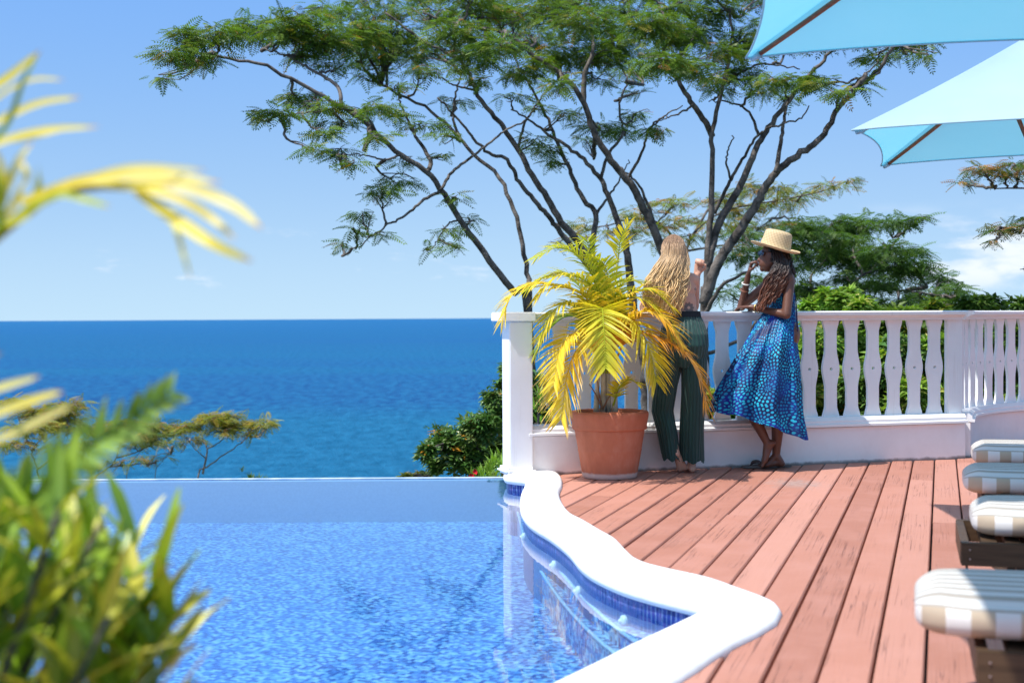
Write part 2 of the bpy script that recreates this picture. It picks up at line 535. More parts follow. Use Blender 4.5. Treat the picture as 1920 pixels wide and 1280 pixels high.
lime = nd(nt, 'ShaderNodeMapRange', ins={0: math_n(nt, 'ADD', sp.outputs[2], math_n(nt, 'MULTIPLY', noise_n(nt, g, 20.0, 3), -0.02)), 1: 0.034, 2: 0.022, 3: 0.0, 4: 0.75}).outputs[0]
setc(nt, b, mixc(nt, lime, tcol, (0.62, 0.52, 0.46)))
bump(nt, b, noise_n(nt, g, 40.0, 5), 0.2, 0.004)
M_earth = two_tone('potting_soil', (0.05, 0.03, 0.02), (0.10, 0.06, 0.04), 30.0, 0.95, 0.8, 0.02)
M_stem = two_tone('palm_stem', (0.42, 0.36, 0.26), (0.62, 0.55, 0.45), 14.0, 0.6, 0.2)

# wood of the loungers and parasol ribs
def wood(name, c1, c2, rough=0.55):
    m, nt, b = mat(name, c1, rough, 0.3)
    co = nd(nt, 'ShaderNodeTexCoord').outputs['Object']
    n = noise_n(nt, vmath(nt, 'MULTIPLY', co, (3.0, 45.0, 45.0)), 1.0, 5, 0.6, 0.4)
    setc(nt, b, ramp(nt, n, [(0.3, c1), (0.7, c2)]))
    bump(nt, b, n, 0.25, 0.003)
    return m


M_wood = wood('weathered_teak', (0.045, 0.026, 0.014), (0.105, 0.062, 0.034))
M_rib = wood('rib_wood', (0.16, 0.05, 0.025), (0.27, 0.10, 0.05), 0.4)
M_metal, _, b = mat('steel', (0.6, 0.6, 0.6), 0.35, 0.5)
b.inputs['Metallic'].default_value = 1.0

M_canopy = bpy.data.materials.new('aqua_canvas')
M_canopy.use_nodes = True
nt = M_canopy.node_tree
nt.nodes.clear()
wv = noise_n(nt, gpos(nt), 2.0, 4)
dc = ramp(nt, wv, [(0.3, (0.60, 0.80, 0.85)), (0.7, (0.66, 0.85, 0.89))])
d1 = nd(nt, 'ShaderNodeBsdfDiffuse', ins={'Color': dc})
d2 = nd(nt, 'ShaderNodeBsdfTranslucent', ins={'Color': (0.09, 0.50, 0.68, 1)})
mx = nd(nt, 'ShaderNodeMixShader', ins={0: 0.5, 1: d1.outputs[0], 2: d2.outputs[0]})
nd(nt, 'ShaderNodeOutputMaterial', ins={'Surface': mx.outputs[0]})

# cushion: uvp = (metres along, metres across, 1 on the side band)
M_cush, nt, b = mat('striped_cushion', (0.75, 0.72, 0.68), 0.85, 0.15)
uvp = nd(nt, 'ShaderNodeAttribute', attribute_name='uvp').outputs['Vector']
su = nd(nt, 'ShaderNodeSeparateXYZ', ins={0: uvp})
st = math_n(nt, 'FRACT', math_n(nt, 'ADD', math_n(nt, 'MULTIPLY', su.outputs[1], 1 / 0.07), 100.0))
stm = nd(nt, 'ShaderNodeMapRange', ins={0: math_n(nt, 'ABSOLUTE', math_n(nt, 'SUBTRACT', st, 0.5)), 1: 0.22, 2: 0.30, 3: 0.0, 4: 1.0}).outputs[0]
top = mixc(nt, stm, (0.56, 0.545, 0.52), (0.34, 0.30, 0.255))
bl = math_n(nt, 'FRACT', math_n(nt, 'ADD', math_n(nt, 'MULTIPLY', su.outputs[0], 1 / 0.12), 100.2))
blm = nd(nt, 'ShaderNodeMapRange', ins={0: bl, 1: 0.49, 2: 0.52}).outputs[0]
side = mixc(nt, blm, (0.60, 0.58, 0.55), (0.42, 0.335, 0.245))
setc(nt, b, mixc(nt, nd(nt, 'ShaderNodeMapRange', ins={0: su.outputs[2], 1: 0.45, 2: 0.6}).outputs[0], top, side))
bump(nt, b, noise_n(nt, uvp, 420.0, 2), 0.2, 0.001)


# ------------------------------------------------------------------ sea and hillside
a = Acc()
xs = np.array([-150000, -20000, -4000, -1000, 0, 1000, 4000, 20000, 150000], float)
ys = np.array([-20000, -2000, 0, 500, 2000, 8000, 40000, 200000], float)
gx, gy = np.meshgrid(xs, ys)
vv = np.stack([gx.ravel(), gy.ravel(), np.full(gx.size, -60.0)], 1)
i, j = np.meshgrid(np.arange(len(ys) - 1), np.arange(len(xs) - 1), indexing='ij')
k = i * len(xs) + j
a.add(vv, q=np.stack([k, k + 1, k + 1 + len(xs), k + len(xs)], -1).reshape(-1, 4))
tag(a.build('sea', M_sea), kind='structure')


def sstep(e0, e1, x):
    t = np.clip((x - e0) / (e1 - e0), 0, 1)
    return t * t * (3 - 2 * t)


def HT(x, y):
    x, y = np.asarray(x, float), np.asarray(y, float)
    z = -1.9 - 0.09 * np.clip(y - 11, 0, 20) - 0.42 * np.clip(y - 31, 0, 1e9)
    z = z + 1.9 * sstep(3.5, 8.0, x) * sstep(9, 15, y) * (1 - sstep(30, 60, y))
    z = z + 0.25 * np.sin(x * 0.7 + 1) * np.sin(y * 0.5) * sstep(11, 14, y)
    z = z - 0.25 * np.clip(np.abs(x) - 60, 0, 1e9)
    return np.maximum(z, -64)


a = Acc()
xs = np.concatenate([np.linspace(-300, -32, 18), np.linspace(-30, 30, 61), np.linspace(32, 300, 18)])
ys = np.concatenate([np.linspace(-80, 4, 14), np.linspace(6, 50, 60), np.linspace(53, 260, 24)])
gx, gy = np.meshgrid(xs, ys)
vv = np.stack([gx.ravel(), gy.ravel(), HT(gx, gy).ravel()], 1)
i, j = np.meshgrid(np.arange(len(ys) - 1), np.arange(len(xs) - 1), indexing='ij')
k = i * len(xs) + j
a.add(vv, q=np.stack([k, k + 1, k + 1 + len(xs), k + len(xs)], -1).reshape(-1, 4))
tag(a.build('hillside', M_soil, smooth=True), kind='structure')

# ------------------------------------------------------------------ terrace plan
FACE_L = G(1060, 888)
FACE_R = G(1810, 858.5)
wd = (FACE_R - FACE_L).normalized()          # along the straight balustrade
wn2 = Vector((-wd.y, wd.x, 0))               # away from the deck
P0 = FACE_L - wd * (FACE_L.x - 0.03) / wd.x  # where the end post stands
HALF = 0.085                                 # half thickness of the low wall
main_c = [P0 + wn2 * HALF, FACE_R + wn2 * HALF]
curve_c = [main_c[1]] + [Vector(p) + Vector((-0.02, 0.06, 0)) for p in
                         ((3.50, 10.99, 0), (3.62, 11.31, 0), (3.83, 11.63, 0), (4.12, 11.93, 0), (4.50, 12.20, 0), (4.95, 12.40, 0), (5.5, 12.52, 0), (6.3, 12.58, 0), (7.2, 12.55, 0), (8.2, 12.45, 0))]
curve_s = smooth_path(curve_c, 60)

WATER = -0.085
inner_px = [(946, 884), (946, 893), (966, 896), (985, 899), (984, 912), (977, 929), (976, 949), (982, 965), (998, 981), (1031, 1001), (1064, 1027), (1087, 1054),
            (1113, 1073), (1156, 1093), (1195, 1106), (1244, 1119), (1294, 1131), (1338, 1142)]
inner_px2 = [(1338, 1142), (1294, 1163), (1228, 1195), (1162, 1226), (1110, 1254), (1054, 1280)]
outer_px = [(1002, 880), (1041, 888), (1053, 899), (1054, 914), (1049, 927), (1054, 945), (1071, 967), (1097, 981), (1130, 1001), (1156, 1016),
            (1179, 1040), (1195, 1054), (1221, 1065), (1261, 1075), (1336, 1091), (1392, 1111), (1435, 1127), (1458, 1139), (1466, 1152)]
outer_px2 = [(1466, 1152), (1461, 1168), (1425, 1191), (1359, 1224), (1277, 1280)]


def resample(pts, n):
    P = A3(pts)
    s = np.concatenate([[0], np.cumsum(np.linalg.norm(np.diff(P, axis=0), axis=1))])
    t = np.linspace(0, s[-1], n)
    return np.stack([np.interp(t, s, P[:, k]) for k in range(3)], 1)


in1 = smooth_path([G(*p) for p in inner_px], 90)
out1 = smooth_path([G(*p) for p in outer_px], 90)
ia = [G(*p) for p in inner_px2]
oa = [G(*p) for p in outer_px2]
dirn = (ia[-1] - ia[1]).normalized()
ia += [ia[-1] + dirn * 0.8, Vector((-0.95, 2.72, 0)), Vector((-2.2, 2.5, 0)), Vector((-9.0, 2.4, 0))]
oa += [oa[-1] + dirn * 0.9, Vector((-0.75, 2.42, 0)), Vector((-2.1, 2.2, 0)), Vector((-9.0, 2.1, 0))]
in2 = smooth_path(ia, 60)[1:]
out2 = smooth_path(oa, 60)[1:]
IN = np.vstack([in1, in2])
OUT = np.vstack([out1, out2])


def coping_line(s):
    return IN * (1 - s) + OUT * s


prof = [(0.10, -0.052), (0.02, -0.045), (-0.012, -0.022), (0.0, 0.004), (0.06, 0.024), (0.15, 0.030), (0.5, 0.032), (0.85, 0.030), (0.95, 0.022), (1.0, 0.006), (1.0, -0.05)]
a = Acc()
rings = []
for p, q in zip(IN, OUT):
    rings.append([tuple(p * (1 - s) + q * s + np.array([0, 0, z])) for s, z in prof])
a.loft(rings)
coping = a.build('pool_coping', M_coping, smooth=True)
tag(coping, kind='structure')

# pool basin: walls follow the coping, far side is the overflow edge
FAR_Y = G(700, 898.5, WATER).y
wall_in = coping_line(0.07)
basin_path = [(0.14, FAR_Y)] + [(p[0], p[1]) for p in wall_in] + [(-9.0, FAR_Y)]
FLOOR = -0.395
ngon_prism('pool_basin', basin_path, FLOOR - 0.25, FLOOR, M_mosaic)
basin = bpy.data.objects['pool_basin']
tag(basin, kind='structure')
a = Acc()
bp = A3([(p[0], p[1], 0) for p in basin_path])
ring_lo = bp.copy(); ring_lo[:, 2] = FLOOR - 0.01
ring_hi = bp.copy(); ring_hi[:, 2] = -0.04
bq = bp[1:-2]
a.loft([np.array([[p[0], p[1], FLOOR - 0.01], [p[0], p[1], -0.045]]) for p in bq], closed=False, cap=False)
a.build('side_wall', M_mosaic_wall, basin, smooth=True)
a = Acc()
sweep(a, [(-9.2, FAR_Y), (0.14, FAR_Y)], [(0.0, FLOOR - 1.6), (0.0, WATER - 0.012), (0.02, WATER + 0.003), (0.10, WATER + 0.003), (0.12, WATER - 0.02), (0.12, FLOOR - 1.6)])
a.build('overflow_wall', M_plainblue, basin)
a = Acc()
sweep(a, [(-9.2, FAR_Y), (0.12, FAR_Y)], [(0.012, WATER + 0.002), (0.012, WATER + 0.006), (0.085, WATER + 0.006), (0.085, WATER + 0.002)])
a.build('overflow_lip', M_edge, basin)
# two curved underwater steps in the corner
for curve, z in (([(962, 930), (972, 965), (985, 1010), (1010, 1062), (1052, 1125), (1110, 1188), (1172, 1240), (1230, 1290)], -0.235),
                 ([(990, 965), (1008, 1000), (1036, 1050), (1080, 1105), (1136, 1160), (1195, 1205), (1260, 1240)], -0.165)):
    c = smooth_path([G(px, py, z) for px, py in curve], 40)
    pts = [(p[0], p[1]) for p in c] + [(c[-1][0] + 0.35, c[-1][1]), (1.0, 5.0), (0.95, 5.35), (0.45, 6.6), (0.33, 8.2)]
    ngon_prism('step', pts, FLOOR + 0.002, z, M_mosaic, basin)
    a = Acc()
    a.tube(np.stack([c[:, 0], c[:, 1], np.full(40, z)], 1), 0.009, 6)
    a.build('step_nosing', M_nosing, basin, smooth=True)
water = ngon_prism('pool_water', [(p[0], p[1]) for p in [(0.13, FAR_Y + 0.010, 0)] + list(coping_line(0.055)) + [(-9.0, FAR_Y + 0.010, 0)]], WATER - 0.001, WATER, M_water)
# the water is a single sheet
bm = bmesh.new(); bm.from_mesh(water.data)
bmesh.ops.delete(bm, geom=[f for f in bm.faces if f.normal.z < 0.5], context='FACES')
bm.to_mesh(water.data); bm.free()
tag(water, kind='structure')
# white water inlets on the basin wall
M_plastic, _, _ = mat('white_plastic', (0.8, 0.8, 0.78), 0.3, 0.5)
for px, py in ((1011, 1010), (1078, 1062), (1115, 1113), (1225, 1161)):
    p = G(px, py, -0.16)
    dist = np.linalg.norm(wall_in[:, :2] - np.array([p.x, p.y]), axis=1)
    kk = int(dist.argmin())
    w = wall_in[kk]
    t = wall_in[min(kk + 1, len(wall_in) - 1)] - wall_in[kk - 1]
    nrm = np.array([-t[1], t[0], 0]); nrm /= np.linalg.norm(nrm)
    if np.dot(nrm[:2], np.array([-1, 0.1])) < 0:
        nrm = -nrm
    c = np.array([w[0], w[1], -0.15])
    a = Acc()
    a.tube([c - nrm * 0.01, c + nrm * 0.012, c + nrm * 0.02], [0.024, 0.024, 0.014], 14)
    a.tube([c + nrm * 0.015, c + nrm * 0.028], [0.009, 0.009], 10)
    a.build('water_inlet', M_plastic, basin, smooth=True)

# ------------------------------------------------------------------ deck boards
mid = coping_line(0.45)
wall_line = [main_c[0], main_c[1]] + [Vector(p) for p in curve_s[1:]]
deckpoly = [(p[0], p[1]) for p in mid] + [(-9, -2.5), (8.2, -2.5)] + [(p[0], p[1]) for p in wall_line[::-1]]
sub = ngon_prism('deck', deckpoly, -0.30, -0.055, M_dark)
tag(sub, kind='structure')
du = np.array([math.sin(DECK_AZ), math.cos(DECK_AZ)])
dp = np.array([du[1], -du[0]])
BW = 0.154


DPA = np.array(deckpoly)
DX1, DY1 = DPA[:, 0], DPA[:, 1]
DX0, DY0 = np.roll(DX1, 1), np.roll(DY1, 1)


def spans(c):
    ts = np.arange(-4.5, 16, 0.025)
    X, Y = dp[0] * c + du[0] * ts, dp[1] * c + du[1] * ts
    ins = ((DY1[:, None] > Y) != (DY0[:, None] > Y)) & (X < (DX0 - DX1)[:, None] * (Y - DY1[:, None]) / (DY0 - DY1 + 1e-12)[:, None] + DX1[:, None])
    ins = ins.sum(0) % 2 == 1
    out, start = [], None
    for t, s in zip(ts, ins):
        if s and start is None:
            start = t
        if not s and start is not None:
            out.append((start, t)); start = None
    if start is not None:
        out.append((start, ts[-1]))
    return [s for s in out if s[1] - s[0] > 0.15]


def plank(c, t0a, t1a, t0b, t1b, half):
    gap = 0.0032 + 0.003 * random.random()
    dz = random.uniform(-0.003, 0.002)
    tl = random.uniform(-0.0025, 0.0025)
    h = half - gap
    sec = [(-h, -0.05, 0), (-h, -0.006, 0), (-h + 0.005, 0.0, 0), (h - 0.005, 0.0, 0), (h, -0.006, 0), (h, -0.05, 0)]
    rings = []
    for e in (0, 1):
        r = []
        for o, z, _ in sec:
            f = (o + h) / (2 * h)
            t = (t0a * (1 - f) + t0b * f) if e == 0 else (t1a * (1 - f) + t1b * f)
            xy = dp * (c + o) + du * t
            r.append((xy[0], xy[1], z + dz + tl * (2 * f - 1) - 0.002))
        rings.append(r)
    a = Acc()
    a.loft(rings)
    a.build('plank', M_deck, sub)


for kbd in range(-30, 50):
    c = kbd * BW + 0.03
    cc, la, lb = spans(c), spans(c - BW / 2), spans(c + BW / 2)
    for n_, s in enumerate(cc):
        if s[1] < 2.2:
            continue
        s0 = max(s[0], 1.6)
        sa = la[n_] if len(la) == len(cc) else s
        sb = lb[n_] if len(lb) == len(cc) else s
        sa = (max(sa[0], 1.6), sa[1]); sb = (max(sb[0], 1.6), sb[1])
        if abs(sa[0] - s0) > 0.6: sa = (s0, sa[1])
        if abs(sb[0] - s0) > 0.6: sb = (s0, sb[1])
        if abs(sa[1] - s[1]) > 0.6: sa = (sa[0], s[1])
        if abs(sb[1] - s[1]) > 0.6: sb = (sb[0], s[1])
        cuts = []
        t = random.uniform(3.0, 11.5)
        while t < s[1] - 0.8:
            if t > max(s0, sa[0], sb[0]) + 0.6:
                cuts.append(t)
            t += random.uniform(4.0, 6.5)
        la0, lb0 = sa[0], sb[0]
        for t in cuts:
            plank(c, la0, t - 0.0015, lb0, t - 0.0015, BW / 2)
            la0 = lb0 = t + 0.0015
        plank(c, la0, sa[1], lb0, sb[1], BW / 2)

# ------------------------------------------------------------------ balustrade
bal = thing('balustrade', 'white painted balustrade of scalloped boards on a low wall round the deck', 'balustrade', (P0.x, P0.y, 0))
ZB, ZL, ZR, ZT = 0.262, 0.335, 1.045, 1.115


def both(f, name, m, smooth=False):
    a1 = Acc()
    f(a1, [main_c[0] + wd * 0.08, main_c[1]])
    a1.build(name, m, bal, smooth)
    a2 = Acc()
    f(a2, [Vector(p) for p in curve_s])
    a2.build(name, m, bal, smooth)


both(lambda a_, p: sweep(a_, p, [(-HALF, -0.02), (-HALF, ZB), (HALF, ZB), (HALF, -0.8), (-HALF + 0.01, -0.8)]), 'base_wall', M_render)
both(lambda a_, p: sweep(a_, p, [(-0.07, ZB - 0.004), (-0.07, ZB + 0.007), (-0.118, ZB + 0.007), (-0.118, ZB + 0.024), (-0.10, ZB + 0.03), (-0.10, ZB + 0.05), (-0.075, ZL), (0.075, ZL), (0.11, ZB + 0.05), (0.11, ZB + 0.007), (0.07, ZB + 0.007), (0.07, ZB - 0.004)]), 'lower_rail', M_white)
both(lambda a_, p: sweep(a_, p, [(-0.055, ZR), (-0.055, ZR + 0.018), (-0.075, ZR + 0.024), (-0.09, ZR + 0.036), (-0.115, ZR + 0.04), (-0.118, ZT - 0.008), (-0.105, ZT), (0.105, ZT), (0.118, ZT - 0.008), (0.115, ZR + 0.04), (0.055, ZR + 0.018), (0.055, ZR)]), 'top_rail', M_white)


def baluster_mesh():
    H = ZR - ZL
    hw = []
    N = 44
    for i_ in range(N + 1):
        t = i_ / N
        # wide ends and waist bulge, slim in between
        if t < 0.5:
            s = t / 0.5
        else:
            s = (1 - t) / 0.5
        if s < 0.42:
            w_ = 0.066 - 0.019 * (1 - math.cos(min(s / 0.24, 1.0) * math.pi)) / 2
        elif s < 0.58:
            w_ = 0.047
        else:
            w_ = 0.047 + 0.022 * (1 - math.cos((s - 0.58) / 0.42 * math.pi)) / 2
        hw.append((w_, t * H))
    bm = bmesh.new()
    outline = [(w_, z) for w_, z in hw] + [(-w_, z) for w_, z in hw[::-1]]
    vs = [bm.verts.new((x, -0.012, z)) for x, z in outline]
    es = [bm.edges.new((vs[i_], vs[(i_ + 1) % len(vs)])) for i_ in range(len(vs))]
    hv = [bm.verts.new((0.0115 * math.cos(t), -0.012, H * 0.5 + 0.0115 * math.sin(t))) for t in np.linspace(0, 2 * math.pi, 12, endpoint=False)]
    es += [bm.edges.new((hv[i_], hv[(i_ + 1) % 12])) for i_ in range(12)]
    bmesh.ops.triangle_fill(bm, use_beauty=True, use_dissolve=False, edges=es)
    ext = bmesh.ops.extrude_face_region(bm, geom=list(bm.faces))
    bmesh.ops.translate(bm, verts=[e for e in ext['geom'] if isinstance(e, bmesh.types.BMVert)], vec=(0, 0.024, 0))
    bmesh.ops.recalc_face_normals(bm, faces=bm.faces)
    me = bpy.data.meshes.new('baluster')
    bm.to_mesh(me)
    bm.free()
    me.materials.append(M_white)
    return me


bme = baluster_mesh()


def put_baluster(p, t):
    o = bpy.data.objects.new('baluster', bme)
    COL.objects.link(o)
    o.parent = bal
    o.matrix_parent_inverse = bal.matrix_world.inverted()
    o.location = (p[0], p[1], ZL - 0.001)
    o.rotation_euler = (random.uniform(-.004, .004), random.uniform(-.006, .006), math.atan2(t[1], t[0]) + random.uniform(-.02, .02))


L = (main_c[1] - main_c[0]).length
s_ = L - 0.215
while s_ > 0.2:
    p = main_c[0] + wd * s_
    put_baluster(p, wd)
    s_ -= 0.1755
seg = np.concatenate([[0], np.cumsum(np.linalg.norm(np.diff(curve_s, axis=0), axis=1))])
s_ = 0.17
while s_ < seg[-1]:
    i_ = min(np.searchsorted(seg, s_), len(seg) - 2)
    p = np.array([np.interp(s_, seg, curve_s[:, q]) for q in range(3)])
    put_baluster(p, curve_s[i_ + 1] - curve_s[i_ - 1])
    s_ += 0.1755
# end post, its cap, and the flat pier at the bend
ang = math.atan2(wd.y, wd.x)


def bev_box(name, cx, cy, z0, z1, sx, sy, rot, m, parent, bev=0.006):
    bm = bmesh.new()
    bmesh.ops.create_cube(bm, size=1.0)
    bmesh.ops.scale(bm, vec=(sx, sy, z1 - z0), verts=bm.verts)
    bmesh.ops.bevel(bm, geom=list(bm.edges), offset=bev, segments=2, affect='EDGES')
    me = bpy.data.meshes.new(name)
    bm.to_mesh(me); bm.free()
    me.materials.append(m)
    o = bpy.data.objects.new(name, me)
    COL.objects.link(o)
    M = Matrix.Translation((cx, cy, (z0 + z1) / 2)) @ Matrix.Rotation(rot, 4, 'Z')
    if parent:
        o.parent = parent
        M = parent.matrix_world.inverted() @ M
    o.matrix_local = M
    return o


bev_box('post', main_c[0].x + 0.03, main_c[0].y - 0.012, 0.02, 1.052, 0.165, 0.185, ang, M_white, bal)
bev_box('post_cap', main_c[0].x + 0.005, main_c[0].y - 0.012, 1.054, 1.118, 0.25, 0.25, ang, M_white, bal)
bev_box('post_foot', main_c[0].x + 0.02, main_c[0].y - 0.02, 0.01, 0.06, 0.215, 0.25, ang, M_coping, bal, 0.02)
bev_box('pier', main_c[1].x - 0.045, main_c[1].y - 0.013, ZL - 0.01, ZR + 0.01, 0.13, 0.05, ang, M_white, bal)

# ------------------------------------------------------------------ vegetation tools
def fern_template(k=7):
    v, q = [], []
    def quad(b0, d, ln, w):
        b0 = np.array(b0, float); d = np.array(d, float); d /= np.linalg.norm(d)
        s = np.array([-d[1], d[0], 0.0]); n0 = len(v)
        tip = b0 + d * ln; tip[2] -= 0.25 * ln
        m_ = b0 + d * ln * 0.55; m_[2] -= 0.06 * ln
        v.extend([b0, m_ + s * w, tip, m_ - s * w]); q.append((n0, n0 + 1, n0 + 2, n0 + 3))
    for i_ in range(k):
        t = 0.12 + 0.82 * i_ / (k - 1)
        ln = 0.36 * (0.55 + 0.45 * math.sin(math.pi * min(t + 0.15, 1)))
        for sg in (-1, 1):
            quad((t, 0, -0.28 * t * t), (0.45, sg * 1.0, 0), ln, 0.045)
    quad((0.95, 0, -0.26), (1, 0, 0), 0.22, 0.04)
    n0 = len(v)
    v.extend([np.array((0, -.008, 0)), np.array((0, .008, 0)), np.array((1, .005, -.28)), np.array((1, -.005, -.28))]); q.append((n0, n0 + 1, n0 + 2, n0 + 3))
    return np.array(v), np.array(q)


def broad_template(k=7):
    """a twig end with k oval leaves"""
    v, q = [], []
    r_ = random.Random(3)
    for i_ in range(k):
        az = i_ * 2.4
        el = r_.uniform(-0.2, 0.7)
        d = np.array((math.cos(az) * math.cos(el), math.sin(az) * math.cos(el), math.sin(el)))
        s = np.cross(d, (0, 0, 1.0)); s /= np.linalg.norm(s)
        u = np.cross(s, d)
        b0 = np.array((0, 0, -0.3 + 0.6 * i_ / k)) * 0.8 + d * 0.12
        w = 0.2
        n0 = len(v)
        v.extend([b0, b0 + d * .35 + s * w + u * .08, b0 + d * .35 - s * w + u * .08, b0 + d * .45, b0 + d * .95 - u * 0.1])
        q.extend([(n0, n0 + 1, n0 + 4, n0 + 3), (n0, n0 + 3, n0 + 4, n0 + 2)])
    return np.array(v), np.array(q)


def spear_template(k=9):
    v, q = [], []
    r_ = random.Random(5)
    for i_ in range(k):
        az = i_ * 2.4
        el = r_.uniform(0.35, 1.35)
        d = np.array((math.cos(az) * math.cos(el), math.sin(az) * math.cos(el), math.sin(el)))
        s = np.cross(d, (0, 0, 1.0)); s /= np.linalg.norm(s)
        n0 = len(v)
        ln = r_.uniform(.7, 1.0)
        v.extend([-s * .02, s * .02, d * ln * .5 + s * .055, d * ln * .5 - s * .055, d * ln + np.array((d[0], d[1], -1.2)) * .12])
        q.append((n0, n0 + 1, n0 + 2, n0 + 3)); q.append((n0 + 3, n0 + 2, n0 + 4, n0 + 4))
    q2 = [x for x in q if x[2] != x[3]]
    t = [(x[0], x[1], x[2]) for x in q if x[2] == x[3]]
    return np.array(v), np.array(q2), np.array(t)


FERN = fern_template()
BROAD = broad_template()
SPEAR = spear_template()


def scatter(acc, tpl, pos, fwd, up, scale, cols):
    f = fwd / (np.linalg.norm(fwd, axis=1)[:, None] + 1e-9)
    s = np.cross(up, f)
    s /= np.linalg.norm(s, axis=1)[:, None] + 1e-9
    u = np.cross(f, s)
    tv = tpl[0]
    V = (tv[None, :, 0, None] * f[:, None] + tv[None, :, 1, None] * s[:, None] + tv[None, :, 2, None] * u[:, None]) * scale[:, None, None] + pos[:, None]
    n, k = len(pos), len(tv)
    Q = (tpl[1][None] + (np.arange(n) * k)[:, None, None]).reshape(-1, 4)
    T = None
    if len(tpl) > 2:
        T = (tpl[2][None] + (np.arange(n) * k)[:, None, None]).reshape(-1, 3)
    C = np.repeat(cols, k, axis=0)
    acc.add(V.reshape(-1, 3), q=Q, t=T, c=C)


def palette(pal, n):
    """pal: list of (weight, colour); jittered per leaf"""
    w = np.array([p[0] for p in pal], float); w /= w.sum()
    c = np.array([p[1] for p in pal])[rng.choice(len(pal), n, p=w)]
    return np.clip(c * rng.uniform(0.72, 1.25, (n, 1)) * rng.uniform(0.92, 1.08, (n, 3)), 0, 1)


def ball(n):
    p = rng.normal(size=(n, 3))
    p /= np.linalg.norm(p, axis=1)[:, None]
    return p * rng.uniform(0, 1, (n, 1)) ** (1 / 2.4)


def tree(name, label, cat, D, limbs, pads, leaf, dens, pal, bark, lmat, tpl=FERN, spread=1.0, group=None, droop=0.12, bare=0.0, flat=0.75, puff=1.0):
    """limbs: (pixel path, half width px at base, at tip, depth base, depth tip, rooted)
       pads: (px, py, rx, ry[, density factor]) leaf masses, their depth follows the nearest limb"""
    l0 = U(*limbs[0][0][0], D + limbs[0][3])
    root = thing(name, label, cat, (l0.x, l0.y, float(HT(l0.x, l0.y))), group)
    wood_ = Acc()
    samples = []
    for pts, r0, r1, d0, d1, rooted in limbs:
        n = len(pts)
        W3 = [U(px, py, D + d0 + (d1 - d0) * i_ / max(n - 1, 1)) for i_, (px, py) in enumerate(pts)]
        if rooted:
            b0 = W3[0]
            W3 = [Vector((b0.x + 0.1, b0.y, float(HT(b0.x, b0.y)) - 0.2))] + W3
        m_ = max(8, 6 * n)
        P = smooth_path(W3, m_)
        P += rng.normal(0, 0.012, P.shape) * np.linspace(0.2, 1, m_)[:, None]
        rr = np.linspace(r0, r1, m_) / F * D * 0.78
        if rooted:
            rr[:4] *= np.linspace(1.35, 1.0, 4)
        wood_.tube(P, rr, 7)
        for p in P[m_ // 6:]:
            samples.append(p)
    samples = np.array(samples)
    lv = Acc()
    for pad in pads:
        px, py, rx, ry = pad[:4]
        dn_ = pad[4] if len(pad) > 4 else 1.0
        c0 = np.array(U(px, py, D))
        pd = samples[:, [0, 2]] - c0[[0, 2]]
        cost = np.linalg.norm(pd, axis=1) + np.where(pd[:, 1] > 0.05, 1.2 * pd[:, 1], 0)
        kk = int(cost.argmin())
        base_ = samples[kk]
        d = base_[1] + rng.normal(0, spread)
        c = np.array(U(px, py, d))
        R = np.array((rx / F * d, rx / F * d * 0.85, ry / F * d))
        R[1] = max(R[1], 0.8 * R[2])
        # the branch that carries this leaf mass
        mid_ = (base_ + c) / 2 + rng.normal(0, 0.08, 3) * np.linalg.norm(c - base_)
        mid_[2] -= 0.06 * np.linalg.norm(c - base_)
        br = smooth_path([base_, mid_, c], 9)
        br += rng.normal(0, 0.012, br.shape)
        rb = min(0.012 + 0.012 * np.linalg.norm(c - base_), 0.04)
        wood_.tube(br, np.linspace(rb, 0.007, 9), 5)
        for _ in range(int(2 + rx / 12)):
            s0 = br[rng.integers(3, 9)]
            e = c + ball(1)[0] * R * np.array((1.0, 1.0, 0.8))
            mm = (s0 + e) / 2 + rng.normal(0, 0.12, 3) * min(0.5, np.linalg.norm(e - s0))
            wood_.tube(smooth_path([s0, mm, e], 5), np.linspace(0.008, 0.003, 5), 4)
        n = int(dens * dn_ * math.pi * rx * ry / 62.0) + 5
        b_ = ball(n)
        # uneven: pull into a few clumps
        cl = ball(max(3, n // 14)) * np.array((1, 1, 0.9))
        ci = rng.integers(0, len(cl), n)
        b_ = 0.62 * b_ + 0.55 * cl[ci]
        b_[:, 2] = np.where(b_[:, 2] < 0, b_[:, 2] * flat, b_[:, 2])
        pos = c + b_ * R * puff
        outd = b_ * np.array((1, 1, 0.3)) + rng.normal(0, 0.45, (n, 3)) * np.array((1, 1, 0.35))
        outd[:, 2] -= droop
        up = np.array((0, 0, 1.0)) + rng.normal(0, 0.35, (n, 3))
        scatter(lv, tpl, pos, outd, up, leaf * rng.uniform(0.65, 1.25, n), palette(pal, n))
    wood_.build('trunk', bark, root, smooth=True)
    cr = lv.build('crown', lmat, root)
    return root


GREEN = [(5, (0.12, 0.21, 0.03)), (4, (0.165, 0.26, 0.038)), (3, (0.085, 0.155, 0.026)), (0.6, (0.28, 0.27, 0.04)), (0.2, (0.38, 0.19, 0.04))]
DARKG = [(5, (0.08, 0.165, 0.032)), (4, (0.11, 0.21, 0.036)), (2, (0.06, 0.12, 0.025))]
OLIVE = [(4, (0.22, 0.26, 0.045)), (4, (0.16, 0.23, 0.045)), (2.2, (0.38, 0.29, 0.07)), (1.2, (0.40, 0.21, 0.07))]
BRIGHT = [(4, (0.18, 0.33, 0.045)), (4, (0.25, 0.40, 0.065)), (2, (0.12, 0.23, 0.04)), (1, (0.40, 0.40, 0.09))]
GLOSS = [(5, (0.07, 0.16, 0.032)), (4, (0.12, 0.23, 0.05)), (2, (0.18, 0.27, 0.08)), (0.14, (0.55, 0.27, 0.03))]

